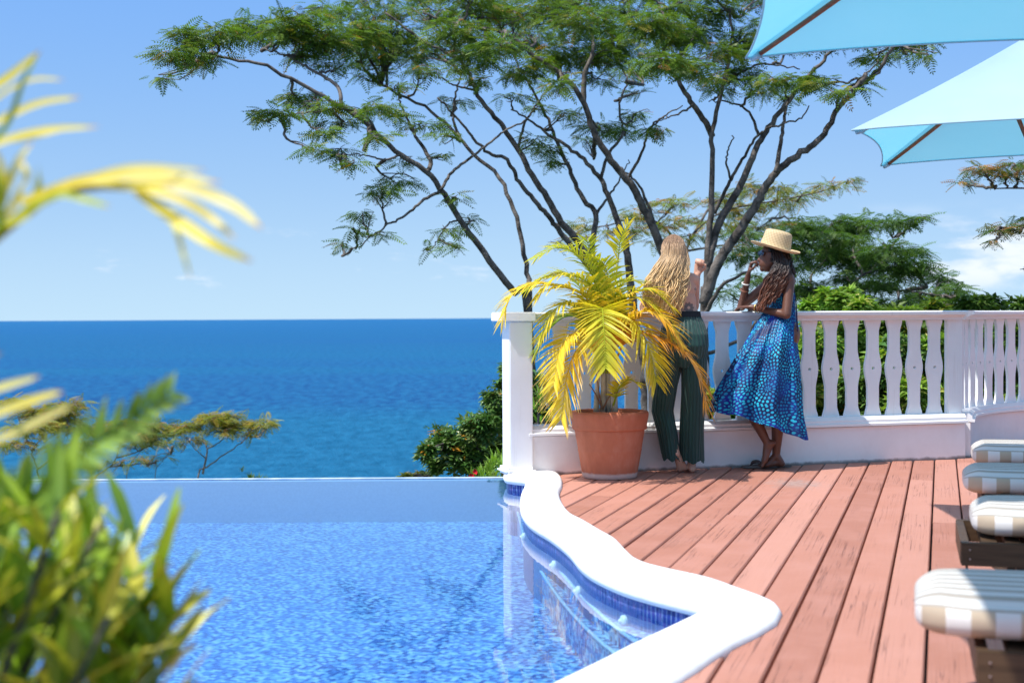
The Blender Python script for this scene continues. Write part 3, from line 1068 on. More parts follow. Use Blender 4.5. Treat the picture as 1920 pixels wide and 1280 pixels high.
# the leaning tree on the seaward side
TA_l = [([(990, 588), (962, 548), (910, 478), (863, 412), (826, 356), (802, 323), (751, 290), (709, 253), (671, 220), (615, 187), (559, 155), (502, 126), (446, 112), (395, 103)], 13, 3, 0, -1.5, True),
        ([(994, 600), (990, 515), (971, 422), (952, 365), (929, 323), (887, 290), (863, 262), (835, 230), (779, 192), (746, 173), (713, 159)], 10, 3, 0.1, 1.0, True),
        ([(826, 356), (849, 323), (896, 286), (943, 248), (990, 225)], 4, 2, -0.6, 0.4, False),
        ([(802, 323), (807, 300), (784, 262), (760, 220), (748, 180)], 6, 2, -0.6, 0.6, False),
        ([(824, 360), (793, 375), (755, 408), (723, 422), (690, 450), (662, 468)], 4, 1.2, -0.5, -1.2, False),
        ([(640, 202), (634, 165), (596, 136), (531, 103), (490, 92)], 5, 1.5, -1.0, -0.4, False),
        ([(709, 253), (680, 215), (630, 205), (560, 215), (510, 222)], 3.5, 1.2, -0.8, -1.6, False),
        ([(751, 290), (720, 300), (680, 290), (640, 290)], 3, 1, -0.7, -1.3, False),
        ([(863, 262), (850, 220), (858, 160), (880, 110)], 4, 1.5, 0.6, 1.4, False),
        ([(863, 412), (840, 420), (820, 450), (805, 472)], 2.5, 1, -0.3, -0.8, False)]
TA_p = [(600, 15, 60, 16, .7), (690, 0, 60, 16), (560, 30, 50, 14, .7), (780, -5, 60, 18), (700, 140, 60, 12, .6), (850, 190, 50, 12, .4), (740, 165, 45, 10, .5), (302, 143, 30, 9, .8), (335, 100, 46, 26), (345, 66, 45, 20), (405, 62, 60, 28), (470, 55, 70, 36), (385, 112, 48, 18), (540, 52, 70, 38), (605, 70, 80, 42), (560, 100, 50, 16),
        (665, 62, 80, 46), (705, 100, 80, 30), (640, 122, 60, 13, .7), (745, 62, 80, 45), (800, 95, 75, 38), (785, 132, 45, 16, .8), (650, 24, 55, 14), (735, 20, 50, 16),
        (560, 182, 52, 18), (520, 212, 52, 14), (488, 222, 24, 7, .8), (600, 203, 55, 16), (690, 200, 55, 13, .8), (725, 212, 45, 12), (640, 230, 45, 16, .8), (600, 250, 38, 16, .8), (575, 277, 30, 10, .7),
        (640, 282, 45, 16, .7), (665, 305, 22, 12, .7), (700, 255, 38, 13, .6), (790, 232, 52, 12, .7), (832, 250, 35, 10, .6), (762, 300, 42, 9, .4), (835, 290, 35, 7, .4),
        (742, 342, 45, 16, .8), (712, 360, 42, 18, .8), (680, 400, 32, 15, .5), (662, 430, 28, 11, .5), (648, 456, 16, 8, .5), (705, 440, 32, 9, .4),
        (850, 372, 34, 11, .45), (880, 410, 26, 15, .4), (832, 430, 34, 15, .5), (852, 460, 30, 9, .4), (802, 470, 10, 9, .5)]
tree('leaning_tree', 'tall feathery green tree leaning out over the sea behind the balustrade end post', 'tree', 17.5, TA_l, TA_p, 0.17, 1.75, GREEN, M_bark, M_leaf, spread=0.7, group='feathery trees behind the balustrade')

TB_l = [([(1215, 800), (1195, 640), (1150, 560), (1120, 505), (1089, 459), (1056, 422), (1028, 375), (1003, 335), (971, 281), (943, 239), (915, 206), (891, 169), (877, 131), (854, 108), (802, 84), (755, 52), (723, 28)], 17, 2.5, 0, -0.6, True),
        ([(1130, 530), (1070, 459), (1033, 412), (1010, 384), (971, 337), (952, 300), (915, 286), (891, 262), (854, 220), (821, 183)], 8, 2, -0.1, -1.4, False),
        ([(1160, 590), (1112, 480), (1117, 403), (1094, 375), (1070, 323), (1047, 272), (1028, 225), (1000, 173), (975, 130), (960, 90)], 9, 2, 0.2, 1.2, False),
        ([(1190, 600), (1175, 470), (1164, 431), (1136, 356), (1127, 333), (1084, 290), (1042, 262), (1000, 230), (960, 205)], 11, 2, 0.1, 0.3, False),
        ([(1210, 720), (1250, 520), (1239, 464), (1206, 389), (1183, 347), (1145, 300), (1117, 253), (1094, 192), (1070, 159), (1047, 136), (1000, 103), (943, 61), (849, 44), (793, 23)], 14, 2, -0.2, -1.0, False),
        ([(1094, 192), (1096, 140), (1112, 94), (1108, 56), (1094, 37), (1070, 5)], 7, 2, -0.6, -0.4, False),
        ([(1178, 335), (1206, 281), (1215, 248), (1234, 225), (1281, 197)], 4, 1.2, -0.4, -1.4, False),
        ([(1234, 450), (1220, 398), (1197, 347), (1160, 310)], 5, 2, 0.2, 0.0, False),
        ([(1117, 403), (1140, 370), (1160, 340), (1180, 300)], 4, 1.2, 0.4, 1.0, False),
        ([(1127, 333), (1140, 290), (1168, 250), (1160, 200), (1175, 150), (1150, 100)], 4.5, 1.5, 0.3, 1.2, False),
        ([(971, 281), (985, 230), (1010, 190), (1045, 150)], 4, 1.5, 0, 1, False),
        ([(891, 169), (850, 160), (820, 140)], 3, 1, -0.5, -1.2, False)]
TB_p = [(880, -15, 90, 22), (1000, -25, 90, 22), (1100, -20, 90, 24), (1180, -25, 80, 22), (940, 95, 60, 25), (1120, 110, 60, 30), (1020, 30, 70, 25), (860, 62, 75, 34), (822, 22, 80, 22), (905, 100, 55, 32), (905, 22, 95, 24), (960, 140, 45, 20, .8), (1000, 62, 85, 44), (1060, 100, 75, 42), (1100, 42, 85, 38), (1000, 128, 55, 24), (1050, 160, 52, 20, .8),
        (960, 30, 60, 28), (1150, 80, 75, 42), (1180, 130, 55, 25), (1150, 20, 80, 25), (1120, 150, 45, 14, .8), (1200, 170, 28, 9, .7), (1022, 282, 42, 18), (1000, 262, 28, 12), (1030, 302, 18, 8), (1062, 215, 38, 13, .8),
        (1120, 232, 48, 17), (1172, 240, 46, 15), (1222, 240, 40, 12), (1100, 262, 26, 10), (1190, 212, 36, 10), (960, 180, 40, 10, .6), (1010, 200, 30, 10, .6), (900, 150, 40, 12, .7), (930, 5, 80, 16), (1050, 5, 90, 16), (870, 130, 40, 14, .7)]
tree('forked_tree', 'feathery green tree with many thin forking trunks behind the potted palm', 'tree', 18.5, TB_l, TB_p, 0.17, 1.7, GREEN, M_bark, M_leaf, spread=0.9, group='feathery trees behind the balustrade')

TC_l = [([(1319, 600), (1323, 539), (1328, 469), (1333, 398), (1337, 328), (1335, 253), (1347, 201), (1356, 155), (1370, 108), (1375, 66), (1365, 23)], 16, 3, 0, 0, True),
        ([(1335, 255), (1323, 230), (1300, 197), (1276, 159), (1258, 127), (1244, 94), (1239, 47), (1234, 0)], 8, 2, 0.1, -0.8, False),
        ([(1326, 500), (1347, 422), (1389, 347), (1417, 281), (1436, 248), (1469, 201), (1506, 155), (1548, 108), (1600, 40)], 11, 3, 0, 0.5, False),
        ([(1320, 570), (1347, 492), (1389, 431), (1422, 375), (1455, 323), (1497, 290), (1544, 253), (1567, 211), (1600, 173), (1642, 136), (1665, 103), (1690, 60)], 14, 3, -0.2, -1.0, False),
        ([(1455, 323), (1464, 272), (1469, 225), (1476, 190), (1470, 150)], 6, 2, -0.6, -0.4, False),
        ([(1340, 400), (1370, 337), (1398, 290), (1422, 253), (1464, 234), (1497, 225), (1520, 201)], 5, 1.5, 0.2, -0.9, False),
        ([(1567, 211), (1575, 180), (1610, 150), (1650, 115)], 4, 1.5, -0.7, -1.2, False),
        ([(1322, 590), (1356, 534), (1408, 506), (1450, 480)], 6, 1.5, -0.3, -1.2, False),
        ([(1422, 253), (1408, 215), (1380, 195), (1330, 188)], 4, 1.5, 0.3, 0.8, False),
        ([(1370, 337), (1362, 300), (1374, 255)], 3, 1.5, 0, -0.3, False),
        ([(1300, 197), (1270, 215), (1235, 225)], 3, 1, -0.2, -0.9, False),
        ([(1356, 155), (1400, 130), (1440, 120), (1500, 130)], 4, 1.5, 0.2, 0.8, False),
        ([(1258, 127), (1290, 90), (1310, 50)], 4, 1.2, -0.4, -0.2, False)]
TC_p = [(1240, -20, 80, 22), (1330, -25, 80, 22), (1420, -10, 60, 22), (1260, 70, 60, 30), (1350, 100, 50, 25), (1330, 145, 50, 14, .7), (1222, 42, 75, 36), (1250, 110, 62, 24), (1300, 62, 58, 42), (1300, 122, 55, 22), (1330, 20, 58, 26), (1380, 140, 48, 32), (1450, 150, 56, 20), (1500, 152, 48, 16), (1550, 156, 38, 14), (1580, 170, 28, 10), (1620, 160, 20, 12),
        (1400, 80, 42, 50), (1465, 62, 75, 44), (1560, 62, 75, 36), (1640, 110, 38, 12), (1700, 104, 46, 7, .8), (1740, 102, 26, 6, .8), (1480, 180, 18, 9), (1420, 172, 40, 10, .7), (1350, 170, 30, 10, .7), (1270, 10, 60, 18), (1640, 60, 60, 30), (1700, 70, 60, 24)]
tree('spreading_tree', 'feathery tree with thick forked trunk rising between the two people beyond the rail', 'tree', 17.0, TC_l, TC_p, 0.17, 1.7, GREEN, M_bark, M_leaf, spread=0.8, group='feathery trees behind the balustrade')

TD_l = [([(1250, 720), (1345, 658), (1400, 632), (1487, 581), (1530, 558), (1581, 539), (1620, 515), (1660, 480), (1690, 440)], 8, 2, 0, 0, True),
        ([(1530, 558), (1520, 520), (1550, 480), (1545, 440)], 4, 1.5, 0, 0.5, False), ([(1581, 539), (1640, 540), (1700, 545), (1770, 555)], 4, 1.2, 0, 0.3, False),
        ([(1620, 515), (1600, 470), (1620, 430)], 4, 1.2, 0, 0.6, False), ([(1400, 632), (1440, 560), (1450, 500)], 4, 1.2, 0, 0.8, False)]
TD_p = [(1400, 480, 40, 22, .8), (1390, 440, 40, 18, .7), (1470, 540, 40, 20), (1520, 540, 50, 22), (1600, 560, 60, 22), (1820, 570, 40, 16), (1650, 500, 60, 25), (1570, 450, 60, 22), (1500, 432, 56, 22), (1560, 422, 66, 26), (1620, 422, 58, 22), (1680, 416, 52, 13), (1722, 410, 26, 8), (1540, 470, 66, 28), (1600, 482, 66, 32), (1660, 472, 56, 22), (1720, 472, 42, 13), (1700, 502, 56, 26),
        (1760, 522, 38, 17), (1792, 552, 36, 22), (1740, 552, 56, 22), (1645, 532, 56, 22), (1585, 520, 38, 16), (1500, 500, 38, 18, .8), (1450, 470, 38, 22, .8), (1420, 520, 36, 16, .7), (1365, 548, 34, 14, .6), (1480, 460, 40, 25), (1690, 570, 60, 18), (1780, 580, 50, 18)]
tree('dark_tree', 'dense dark green tree with a low curving branch behind the person in the hat', 'tree', 20.0, TD_l, TD_p, 0.19, 2.6, DARKG, M_bark, M_leaf, spread=0.8)

TE_l = [([(1290, 640), (1280, 520), (1300, 440), (1350, 400), (1430, 380), (1520, 365), (1590, 340)], 5, 1.2, 0, 0, True), ([(1285, 500), (1250, 430), (1200, 410), (1130, 425), (1080, 440)], 4, 1, 0, 0, False),
        ([(1300, 440), (1340, 380), (1400, 350)], 4, 1, 0, 0.5, False), ([(1290, 470), (1390, 450), (1460, 400)], 3, 1, 0, -0.4, False)]
TE_p = [(1350, 420, 50, 20, .7), (1370, 470, 45, 20, .6), (1480, 420, 50, 20, .8), (1170, 430, 40, 14, .6), (1230, 450, 40, 12, .5), (1460, 350, 40, 14, .7), (1100, 422, 38, 13, .6), (1080, 442, 28, 9, .6), (1140, 430, 30, 9, .5), (1200, 400, 56, 22, .7), (1262, 382, 48, 17, .7), (1240, 422, 56, 17, .6), (1332, 372, 48, 21, .8), (1400, 352, 48, 20, .8), (1380, 392, 56, 20, .8), (1450, 382, 56, 17, .8), (1500, 367, 48, 16, .8), (1560, 347, 42, 10, .8), (1590, 336, 18, 7, .8), (1300, 412, 48, 16, .6), (1420, 432, 48, 20, .7), (1290, 442, 38, 12, .5), (1040, 455, 20, 6, .5)]
tree('olive_tree', 'thin olive and rust tinged tree far behind the forked trunks', 'tree', 24.0, TE_l, TE_p, 0.20, 2.0, OLIVE, M_bark, M_leaf, spread=0.8)

TF_l = [([(2240, 700), (2150, 480), (2050, 370), (1990, 345), (1920, 352), (1865, 352)], 12, 1.5, 0, 0, True), ([(2150, 480), (2020, 430), (1950, 425), (1900, 432), (1872, 440)], 6, 1.2, 0, -0.5, False), ([(2150, 480), (2200, 350), (2260, 250)], 6, 2, 0, 0.5, False), ([(2140, 500), (2000, 500), (1925, 502)], 3, 1, 0, 0, False)]
TF_p = [(1802, 341, 22, 8, .8), (1840, 317, 32, 13), (1882, 322, 33, 13), (1902, 306, 28, 10), (1930, 320, 30, 15), (1868, 432, 18, 9, .9), (1895, 426, 23, 13), (1864, 452, 7, 8), (1925, 415, 24, 15), (1920, 503, 10, 4), (1990, 300, 60, 24), (2060, 290, 70, 28), (2150, 280, 80, 32), (2240, 250, 70, 30), (2000, 400, 50, 18)]
OLIVE2 = [(5, (0.09, 0.16, 0.03)), (2, (0.18, 0.17, 0.04)), (1.6, (0.36, 0.17, 0.06)), (1, (0.40, 0.25, 0.12))]
tree('browning_tree', 'feathery tree with browning leaf tips reaching in below the aqua parasol', 'tree', 15.0, TF_l, TF_p, 0.14, 2.2, OLIVE2, M_bark, M_leaf, spread=0.3)

# flat-topped trees lower down the slope, beyond the overflow edge
YO = [(4, (0.30, 0.30, 0.04)), (4, (0.21, 0.26, 0.04)), (2, (0.42, 0.31, 0.06)), (1, (0.32, 0.16, 0.05))]
tree('flat_topped_tree', 'small flat-topped tree with a bare forked stem beyond the overflow edge', 'tree', 27.0,
     [([(371, 900), (388, 875), (420, 852), (450, 830), (466, 816)], 3.2, 1.0, 0, 0, True), ([(380, 888), (386, 860), (388, 841), (377, 813), (372, 800)], 2.8, 0.8, 0, 0.4, False), ([(388, 841), (410, 830), (430, 805)], 1.8, 0.7, 0.2, 0, False), ([(386, 860), (365, 840), (345, 815)], 1.4, 0.6, 0.2, 0, False)],
     [(350, 800, 28, 16), (400, 785, 40, 15), (445, 792, 40, 15), (488, 796, 30, 12), (430, 778, 30, 8), (420, 808, 40, 12, .6), (360, 820, 24, 12, .5), (470, 812, 24, 8, .5), (505, 790, 12, 6), (380, 778, 20, 6)], 0.20, 4.5, YO, M_bark_pale, M_leaf, spread=0.4, group='flat-topped trees on the slope')
tree('flat_topped_tree', 'sparse yellowing flat-topped tree with twiggy brown stems beyond the overflow edge', 'tree', 27.5,
     [([(174, 908), (200, 880), (219, 858), (225, 830), (240, 810)], 3, 1, 0, 0, True), ([(219, 858), (260, 845), (300, 820), (320, 805)], 2, .7, 0, 0.3, False), ([(205, 875), (250, 870), (300, 862), (330, 830)], 1.8, .6, 0, -0.3, False), ([(225, 830), (200, 815), (180, 800)], 1.6, .6, 0, 0, False), ([(235, 905), (245, 870), (270, 840)], 1.6, .6, 0, 0, True), ([(290, 905), (300, 870), (325, 845)], 1.6, .6, 0, 0, True)],
     [(200, 801, 42, 16), (242, 797, 50, 17), (292, 796, 48, 15), (270, 812, 60, 16), (252, 828, 56, 12, .5), (312, 830, 36, 16, .5), (330, 805, 26, 10, .7), (290, 855, 40, 12, .3), (230, 862, 50, 12, .25)], 0.20, 3.6, OLIVE, M_bark_pale, M_leaf, spread=0.5, group='flat-topped trees on the slope')
tree('flat_topped_tree', 'flat-topped tree half hidden by the yellow palm fronds beyond the overflow edge', 'tree', 26.0,
     [([(75, 908), (66, 870), (60, 845), (90, 810), (120, 785)], 3.2, 1, 0, 0, True), ([(60, 845), (40, 800), (30, 765)], 2.4, .8, 0, 0.3, False), ([(70, 880), (110, 850), (150, 815)], 2.2, .7, 0, -0.3, False), ([(100, 905), (130, 870), (165, 840)], 2, .6, 0, 0, True)],
     [(28, 752, 34, 13), (82, 770, 52, 16), (132, 762, 44, 15), (110, 785, 60, 16), (60, 800, 56, 15, .8), (142, 800, 46, 15, .8), (162, 830, 38, 14, .5), (20, 830, 40, 16, .6), (100, 840, 40, 12, .4)], 0.20, 4.5, YO, M_bark_pale, M_leaf, spread=0.5, group='flat-topped trees on the slope')

# broad-leaved bushes
tree('broadleaf_bush', 'rounded glossy green bush with a few orange leaves beside the end post', 'bush', 14.5,
     [([(890, 930), (880, 890), (860, 850), (830, 830)], 5, 1.5, 0, 0, True), ([(890, 900), (915, 850), (925, 790), (935, 740)], 5, 1.5, 0.2, 0.4, False), ([(885, 905), (900, 860), (890, 820)], 4, 1.5, 0, -0.3, False)],
     [(838, 826, 50, 32), (802, 846, 22, 20), (900, 802, 45, 36), (930, 752, 28, 32), (870, 858, 55, 34), (942, 722, 16, 14), (920, 850, 40, 40), (815, 870, 24, 18), (965, 780, 50, 60), (960, 700, 30, 30), (1000, 740, 40, 50), (1020, 800, 40, 40), (980, 860, 50, 40)], 0.085, 2.6, GLOSS, M_bark, M_glossleaf, tpl=BROAD, spread=0.25, flat=1.0)
tree('low_bush', 'low dusty green bush on the edge of the overflow beside the glossy bush', 'bush', 17.0, [([(780, 915), (775, 898), (770, 890)], 2, 1, 0, 0, True)],
     [(760, 892, 20, 6), (790, 888, 24, 7), (815, 886, 16, 8), (775, 898, 40, 8)], 0.07, 2.5, OLIVE, M_bark, M_leaf, tpl=BROAD, spread=0.2)
for nm, lab, D_, pts_, sc in (('oleander', 'spiky bright green leaves of a red flowering shrub against the end post', 12.0, [(900, 893), (915, 888), (930, 880), (942, 868), (946, 850), (925, 870), (938, 893), (908, 900), (1010, 760), (1020, 770), (1005, 780)], 0.17),
                              ('rosette_plant', 'small dark rosette plant poking above the overflow edge', 20.0, [(458, 893), (470, 890), (484, 890), (495, 894), (540, 899), (412, 898)], 0.15)):
    p0 = U(*pts_[0], D_)
    r_ = thing(nm, lab, 'plant', (p0.x, p0.y, float(HT(p0.x, p0.y))))
    lv, st_ = Acc(), Acc()
    pos = []
    for px, py in pts_:
        q = np.array(U(px, py + 12, D_ + rng.normal(0, .12)))
        for _ in range(3):
            pos.append(q + rng.normal(0, .05, 3))
        st_.tube(smooth_path([(q[0] * .3 + p0.x * .7, q[1], float(HT(q[0], q[1])) - .1), (q[0], q[1], q[2] - .3), q], 6), [.012] * 6, 5)
    pos = np.array(pos)
    n = len(pos)
    scatter(lv, SPEAR, pos, rng.normal(0, 1, (n, 3)) * (1, 1, .05), np.array((0, 0, 1.)) + rng.normal(0, .2, (n, 3)), sc * rng.uniform(.8, 1.2, n), palette(BRIGHT if nm == 'oleander' else DARKG, n))
    st_.build('stem', M_bark, r_)
    lv.build('foliage', M_leaf, r_)
    if nm == 'oleander':
        M_red, _, _ = mat('red_petal', (0.75, 0.01, 0.03), 0.5, 0.3)
        for px, py in ((884, 892), (891, 884)):
            c = np.array(U(px, py, D_ - .1))
            fl = Acc()
            for k_ in range(6):
                az = k_ * 1.047
                d = np.array((math.cos(az), -.35, math.sin(az)))
                s = np.cross(d, (0, 1., 0)); s /= np.linalg.norm(s)
                fl.add([c, c + d * .014 + s * .011, c + d * .027, c + d * .014 - s * .011], q=[(0, 1, 2, 3)])
            fl.build('flower', M_red, r_)

# hillside bushes seen between the balusters on the right
bush_spec = [(1505, 690, 13.6, 'straggly yellow-green bush behind the rail beside the person in the hat', BRIGHT), (1580, 640, 14.6, 'tall bright green sapling clump rising above the rail', BRIGHT), (1655, 720, 13.4, 'dark leafy bush low behind the straight rail', GLOSS),
             (1700, 650, 15.2, 'large mid green bush behind the straight rail', GREEN), (1770, 700, 13.8, 'bush with yellow flecks behind the flat pier at the bend', BRIGHT), (1345, 760, 12.6, 'low green bush seen between the two people', BRIGHT),
             (1850, 690, 15.5, 'dark bush behind the curved balusters', DARKG), (1930, 640, 17.5, 'wide dark bush beyond the curved rail', DARKG), (1250, 790, 13.0, 'low green bush at the foot of the forked tree', GREEN)]
for px, py, D_, lab, pal_ in bush_spec:
    big_ = px > 1450
    pd_ = []
    for _ in range(24 if big_ else 9):
        pd_.append((px + rng.normal(0, 42 if big_ else 22), py + rng.uniform(-55, 85) if big_ else py + rng.uniform(-20, 40), rng.uniform(26, 48) if big_ else rng.uniform(18, 30), rng.uniform(20, 38) if big_ else rng.uniform(14, 22)))
    if 'sapling' in lab:
        pd_ += [(px + rng.uniform(-80, 70), rng.uniform(548, 600), 16, 22) for _ in range(14)]
    if 'wide dark' in lab:
        pd_ += [(rng.uniform(1815, 2050), rng.uniform(560, 610), 34, 18) for _ in range(14)]
    if 'large mid' in lab:
        pd_ += [(rng.uniform(1640, 1800), rng.uniform(585, 640), 34, 22) for _ in range(8)]
    tree('hillside_bush', lab, 'bush', D_, [([(px, 830), (px - 5, py + 40), (px + 10, py)], 5, 2, 0, 0, True), ([(px, 800), (px + 30, py + 20), (px + 50, py - 20)], 4, 1.5, 0, 0.2, False), ([(px, 800), (px - 30, py + 20), (px - 50, py - 20)], 4, 1.5, 0, -0.2, False)],
         pd_, 0.105 if pal_ in (GLOSS, BRIGHT) else 0.12, 2.6, pal_, M_bark, M_glossleaf if pal_ is GLOSS else M_leaf, tpl=BROAD, spread=0.35, group='bushes on the slope behind the rail', flat=1.0)

# ------------------------------------------------------------------ potted palm
PC = Vector((0.655, 9.60, 0))
pot = thing('terracotta_pot', 'large terracotta flower pot with a rolled rim and lime-stained foot', 'plant pot', PC)


def lathe(acc, prof, seg=64, wob=0.0):
    th = np.linspace(0, 2 * np.pi, seg, endpoint=False)
    rings = []
    for r_, z in prof:
        rr = r_ + wob * np.sin(th * 3 + z * 9)
        rings.append(np.stack([PC.x + rr * np.cos(th), PC.y + rr * np.sin(th), np.full(seg, z)], 1))
    acc.loft(rings)


a = Acc()
lathe(a, [(0.17, -0.001), (0.182, 0.002), (0.186, 0.02), (0.200, 0.10), (0.214, 0.18), (0.2165, 0.187), (0.2155, 0.194), (0.226, 0.26), (0.236, 0.318), (0.236, 0.335), (0.21, 0.335)], wob=0.0015)
a.build('body', M_terra, pot, smooth=True)
a = Acc()
lathe(a, [(0.215, 0.325), (0.247, 0.326), (0.255, 0.335), (0.252, 0.352), (0.256, 0.375), (0.262, 0.40), (0.266, 0.43), (0.262, 0.446), (0.245, 0.45), (0.232, 0.44), (0.225, 0.33)], wob=0.0015)
a.build('rim', M_terra, pot, smooth=True)
a = Acc()
lathe(a, [(0.228, 0.38), (0.228, 0.405), (0.15, 0.415), (0.02, 0.425)])
a.build('soil', M_earth, pot)

palm = thing('potted_palm', 'yellow-green feather palm growing in the terracotta pot', 'palm', PC + Vector((0, 0, 0.42)))


def frond(parent, pts, nleaf, length, width, c0, c1, tipc, sag=0.35, mtl=None, spread=0.75, rach=0.008, start=0.18, name='frond', flat=None):
    """a feather leaf: midrib along pts, leaflets both sides; colours base, tip of leaflet, scorched end"""
    P = smooth_path(pts, 40)
    T = np.gradient(P, axis=0)
    T /= np.linalg.norm(T, axis=1)[:, None]
    ac = Acc()
    ac.tube(P, np.linspace(rach, 0.002, 40), 5, c=np.array(c0) * 0.9)
    s_prev = None
    for i_ in range(nleaf):
        t = start + (0.995 - start) * i_ / (nleaf - 1)
        k_ = t * 39
        k0 = min(int(k_), 38)
        p = P[k0] + (P[k0 + 1] - P[k0]) * (k_ - k0)
        tg = T[k0]
        side = np.cross(tg, (0, 0, 1.0)) if flat is None else np.cross(tg, flat)
        if np.linalg.norm(side) < 0.15:
            side = s_prev if s_prev is not None else np.array((1.0, 0, 0))
        side = side / np.linalg.norm(side)
        s_prev = side
        upv = np.cross(side, tg)
        ll = length * (0.45 + 0.55 * math.sin(math.pi * min(1.0, 0.12 + 0.88 * t) ** 0.9)) * rng.uniform(.85, 1.1)
        for sg in (-1, 1):
            d = side * sg * spread + tg * (0.62 + 0.3 * t) + upv * rng.uniform(0.12, 0.4)
            d = d + rng.normal(0, 0.07, 3)
            d /= np.linalg.norm(d)
            wv_ = np.cross(d, upv + rng.normal(0, .25, 3)); wv_ /= np.linalg.norm(wv_)
            vv_, cc_ = [], []
            sg_ = sag * rng.uniform(.7, 1.4)
            for j_, (u_, w_) in enumerate(((0, .35), (.25, .95), (.6, .85), (.85, .45), (1.0, .05))):
                q = p + d * ll * u_ + np.array((0, 0, -1.0)) * sg_ * ll * u_ * u_
                vv_ += [q - wv_ * width * w_ * .5, q + wv_ * width * w_ * .5]
                cm_ = np.array(c0) * (1 - u_) + np.array(c1) * u_
                if u_ > .8:
                    cm_ = cm_ * .4 + np.array(tipc) * .6
                cc_ += [cm_, cm_]
            cc_ = np.array(cc_) * rng.uniform(.8, 1.2)
            ac.add(vv_, q=[(2 * j_, 2 * j_ + 1, 2 * j_ + 3, 2 * j_ + 2) for j_ in range(4)], c=cc_)
    return ac.build(name, mtl or M_palm, parent)


YG, YE, OR, BR, GRN = (0.50, 0.55, 0.035), (0.82, 0.63, 0.05), (0.72, 0.36, 0.03), (0.36, 0.2, 0.12), (0.16, 0.30, 0.03)
PY = PC.y
fr_spec = [([(1137, 700, 0), (1143, 590, .02), (1158, 500, .03), (1163, 451, 0), (1178, 420, -.04)], 34, .17, YG, YE, YE, .2),
           ([(1132, 700, 0), (1128, 590, -.02), (1112, 520, -.05), (1080, 476, -.10), (1045, 464, -.14), (1005, 484, -.18)], 44, .21, YG, YG, YE, .4),
           ([(1128, 700, 0), (1120, 600, -.05), (1095, 555, -.12), (1050, 537, -.2), (998, 533, -.26), (958, 556, -.3), (942, 600, -.32)], 46, .20, YE, YE, YE, .45),
           ([(1130, 690, 0), (1110, 615, .02), (1070, 592, .05), (1035, 612, .06), (1008, 655, .05)], 40, .21, GRN, YG, YE, .4),
           ([(1128, 700, -.02), (1112, 650, -.12), (1085, 652, -.22), (1064, 700, -.30), (1052, 785, -.34)], 42, .22, YE, YE, (.62, .36, .2), .4),
           ([(1134, 690, -.02), (1128, 600, -.12), (1129, 578, -.28), (1132, 610, -.46), (1136, 690, -.56)], 40, .23, YG, YE, YE, .3),
           ([(1142, 690, 0), (1155, 590, -.02), (1190, 548, -.05), (1225, 546, -.09), (1258, 575, -.12)], 40, .20, YG, YE, OR, .4),
           ([(1142, 695, -.03), (1160, 605, -.14), (1190, 606, -.26), (1216, 650, -.34), (1230, 715, -.38)], 40, .21, (.55, .5, .03), YE, YE, .4),
           ([(1145, 700, -.03), (1180, 630, -.15), (1235, 634, -.22), (1285, 664, -.27), (1312, 705, -.30), (1326, 765, -.32)], 46, .19, OR, OR, BR, .5),
           ([(1138, 690, 0), (1146, 580, .06), (1170, 530, .10), (1205, 528, .14)], 30, .18, YG, YG, YE, .35),
           ([(1134, 690, 0), (1130, 570, 0), (1110, 500, -.02), (1100, 450, -.05), (1085, 460, -.08)], 30, .18, YG, YG, YE, .35),
           ([(1150, 760, -.03), (1162, 725, -.08), (1180, 712, -.12), (1200, 722, -.16)], 18, .10, YG, YE, YE, .3),
           ([(1136, 690, 0), (1140, 560, -.04), (1135, 500, -.10), (1110, 480, -.18)], 34, .20, YG, YG, YE, .4),
           ([(1126, 700, 0), (1100, 600, -.1), (1075, 570, -.18), (1040, 580, -.26), (1015, 630, -.3)], 38, .19, YG, YE, YE, .45),
           ([(1138, 690, 0), (1160, 570, -.06), (1200, 560, -.14), (1240, 590, -.2), (1262, 640, -.24)], 38, .19, YG, YE, OR, .4),
           ([(1132, 690, 0), (1120, 560, -.08), (1085, 520, -.18), (1040, 520, -.26), (1005, 560, -.3)], 38, .19, YG, YE, YE, .4),
           ([(1128, 700, -.02), (1108, 640, -.15), (1078, 625, -.27), (1050, 655, -.36), (1038, 720, -.4)], 38, .18, YE, YE, YE, .4),
           ([(1142, 700, -.02), (1165, 620, -.12), (1205, 585, -.22), (1250, 600, -.3), (1280, 650, -.34)], 38, .19, YE, OR, OR, .45),
           ([(1132, 695, 0), (1110, 580, .10), (1070, 520, .16), (1030, 515, .2), (990, 540, .22)], 38, .2, YG, YG, YE, .4)]
for pts, nl, ln, ca, cb, ct, sg in fr_spec:
    frond(palm, [U(px, py, PY + dy) for px, py, dy in pts], int(nl * 1.25), ln * 1.25, 0.0165, ca, cb, ct, sg * 0.8, spread=0.95)
for px, py, dx in ((1122, 690, 0), (1131, 640, 1), (1140, 650, 2), (1149, 660, -1), (1136, 700, 3)):
    a = Acc()
    b0 = U(1135 + (px - 1135) * 1.3, 772, PY + .02 * dx)
    t0 = U(px, py, PY + .01 * dx)
    a.tube(smooth_path([b0, (b0 + t0) / 2 + Vector((rng.normal(0, .01), 0, 0)), t0], 8), np.linspace(.021, .013, 8), 8)
    a.build('stem', M_stem, palm, smooth=True)
for px, py in ((1105, 720), (1160, 735), (1118, 700)):
    a = Acc()
    a.tube(smooth_path([U(1130, 768, PY - .03), U((px + 1130) / 2, 740, PY - .05), U(px, py, PY - .1)], 7), np.linspace(.007, .003, 7), 5, c=np.array(BR))
    a.build('dry_stalk', M_palm, palm)

# ------------------------------------------------------------------ near plants on the left
bed = Acc()
bed.box(-2.3, 1.55, 0.03, 3.3, 1.1, 0.24)
tag(bed.build('planting_bed', M_earth), kind='structure')


